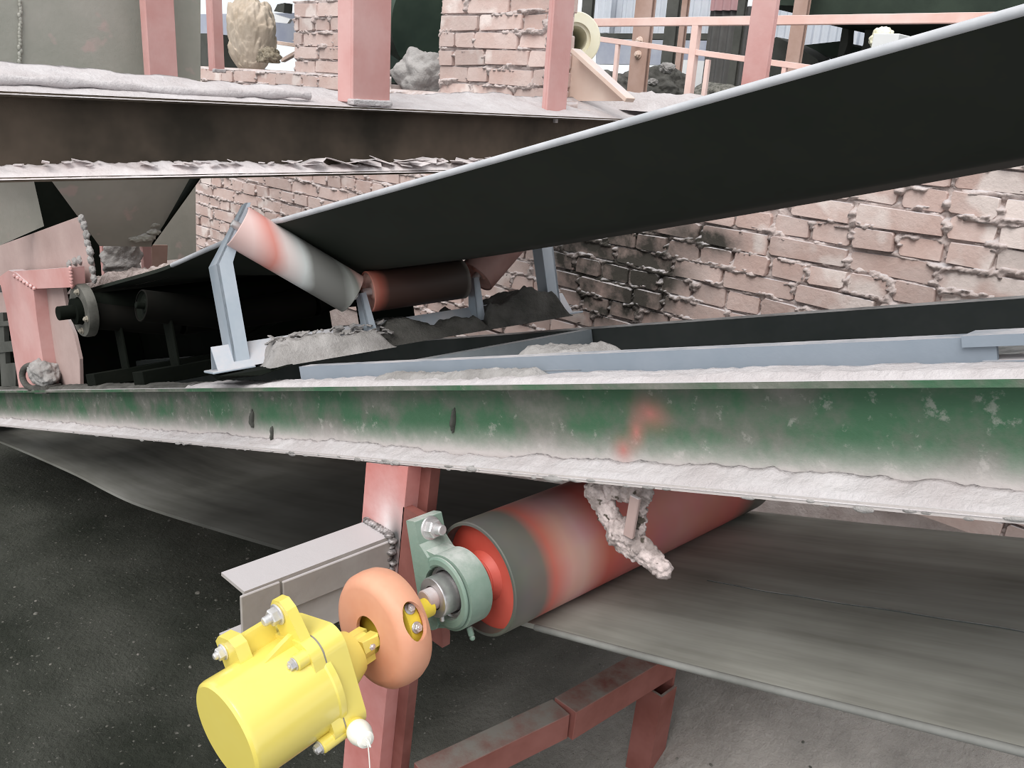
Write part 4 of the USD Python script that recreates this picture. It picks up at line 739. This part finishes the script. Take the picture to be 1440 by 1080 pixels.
column(1108, 1127, 60, 6.0, M_colbrown, 'brown column between the dark sheds', zb=2.0)
column(818, 832, 10, 7.0, M_coldark, 'dark column at the left end of the pale sheeting')
column(1030, 1040, 60, 7.4, M_coldark, 'dark column left of the pink post behind the belt')
def corrugated(x0, x1, y0, y1, Y, m, label, group=None, pitch=.09, amp=.018):
    a, b = onY(x0, y0, Y), onY(x1, y1, Y); n = max(8, int((b[0]-a[0])/pitch*8)); zt, zb_ = a[2], b[2]
    m_ = sheet(n, 2, lambda i, j: (a[0]+(b[0]-a[0])*i, Y+amp*math.sin(2*math.pi*(b[0]-a[0])*i/pitch), zb_+(zt-zb_)*j), (0, 1, 0), .004)
    return solo('corrugated_sheet', m_, m, label, 'corrugated sheet', smooth=40)
corrugated(832, 856, -30, 46, 8.0, M_corr, 'pale corrugated sheet at the far left of the shed')
corrugated(848, 884, -30, 47, 8.15, M_corr, 'pale blue corrugated sheet left of the brown column')
corrugated(880, 934, -30, 48, 8.0, M_corr, 'pale corrugated sheet behind the brown column')
corrugated(944, 1000, -30, 47, 8.1, M_corr, 'pale corrugated sheet behind the railing post')
corrugated(1004, 1048, -30, 14, 7.77, M_corrpink, 'pink corrugated sheet high beside the dark shed')
corrugated(1000, 1062, 10, 124, 7.8, M_corrgrey, 'dark grey corrugated sheet left of the pink post')
corrugated(1082, 1112, 8, 150, 9.0, M_corr, 'pale corrugated sheet right of the pink post')
corrugated(1130, 1188, 22, 150, 9.2, M_corr, 'pale corrugated sheet under the dark roof')
corrugated(1192, 1220, 40, 150, 9.4, M_corr, 'small pale corrugated sheet beside the dark frame')
sheetY('shed_beam', [(838, 47), (1000, 47), (1004, 56), (838, 54)], 7.9, M_coldark, 'dark horizontal beam under the pale sheeting', 'beam', t=.1)
sheetY('white_board', [(958, 84), (998, 86), (996, 150), (956, 150)], 9.2, M_white, 'white panel added for the bright gap low beyond the rubble', 'board')  # added white panel stands in for bright sky in the gap
sheetY('shed_wall', [(838, 56), (1000, 56), (1004, 92), (838, 90)], 9.5, M_bluegrey, 'blue-grey wall low behind the yard', 'wall', t=.1)
sheetY('dark_roof', [(1062, -60), (1560, -60), (1560, 26), (1126, 26), (1120, 8), (1062, 6)], 6.2, M_roof, 'dark green roof over the far sheds', 'roof', t=2.0)
sheetY('dark_gable', [(1082, 56), (1092, 52), (1122, 66), (1150, 84), (1156, 100), (1150, 140), (1080, 140)], 6.8, M_coldark, 'dark sloping shed side right of the pink post', 'shed', t=.3)
sheetY('dark_canopy', [(1125, 64), (1180, 58), (1216, 70), (1212, 80), (1150, 80)], 7.2, M_roof, 'dark open canopy in the far yard', 'canopy', t=.6)
sheetY('steel_strut', [(1186, 30), (1194, 30), (1192, 62), (1182, 90), (1176, 90)], 7.0, M_coldark, 'dark frame post beside the far canopy', 'frame', t=.1)
sheetY('steel_strut', [(1218, 30), (1232, 30), (1228, 80), (1206, 80), (1214, 62)], 7.0, M_coldark, 'dark slanting frame near the raised end of the belt', 'frame', t=.1)
sheetY('far_wall', [(1232, 24), (1560, 20), (1560, 110), (1220, 110)], 8.6, M_coldark, 'dark wall behind the raised belt', 'wall', t=.1)
solo('cream_sack', lump(onY(1240, 56, 5.9), (.075, .07, .075), .3, seed=77), M_cream, 'cream sack by the dark frame above the belt edge', 'sack', smooth=True)
solo('white_crate', box(-.08, .08, -.1, .1, -.42, .12, .004).apply_translation(onY(1250, 78, 5.8)), M_white, 'white crate next to the cream sack', 'crate')
for i, (x, y) in enumerate(((1058, 112), (1064, 114))): pass
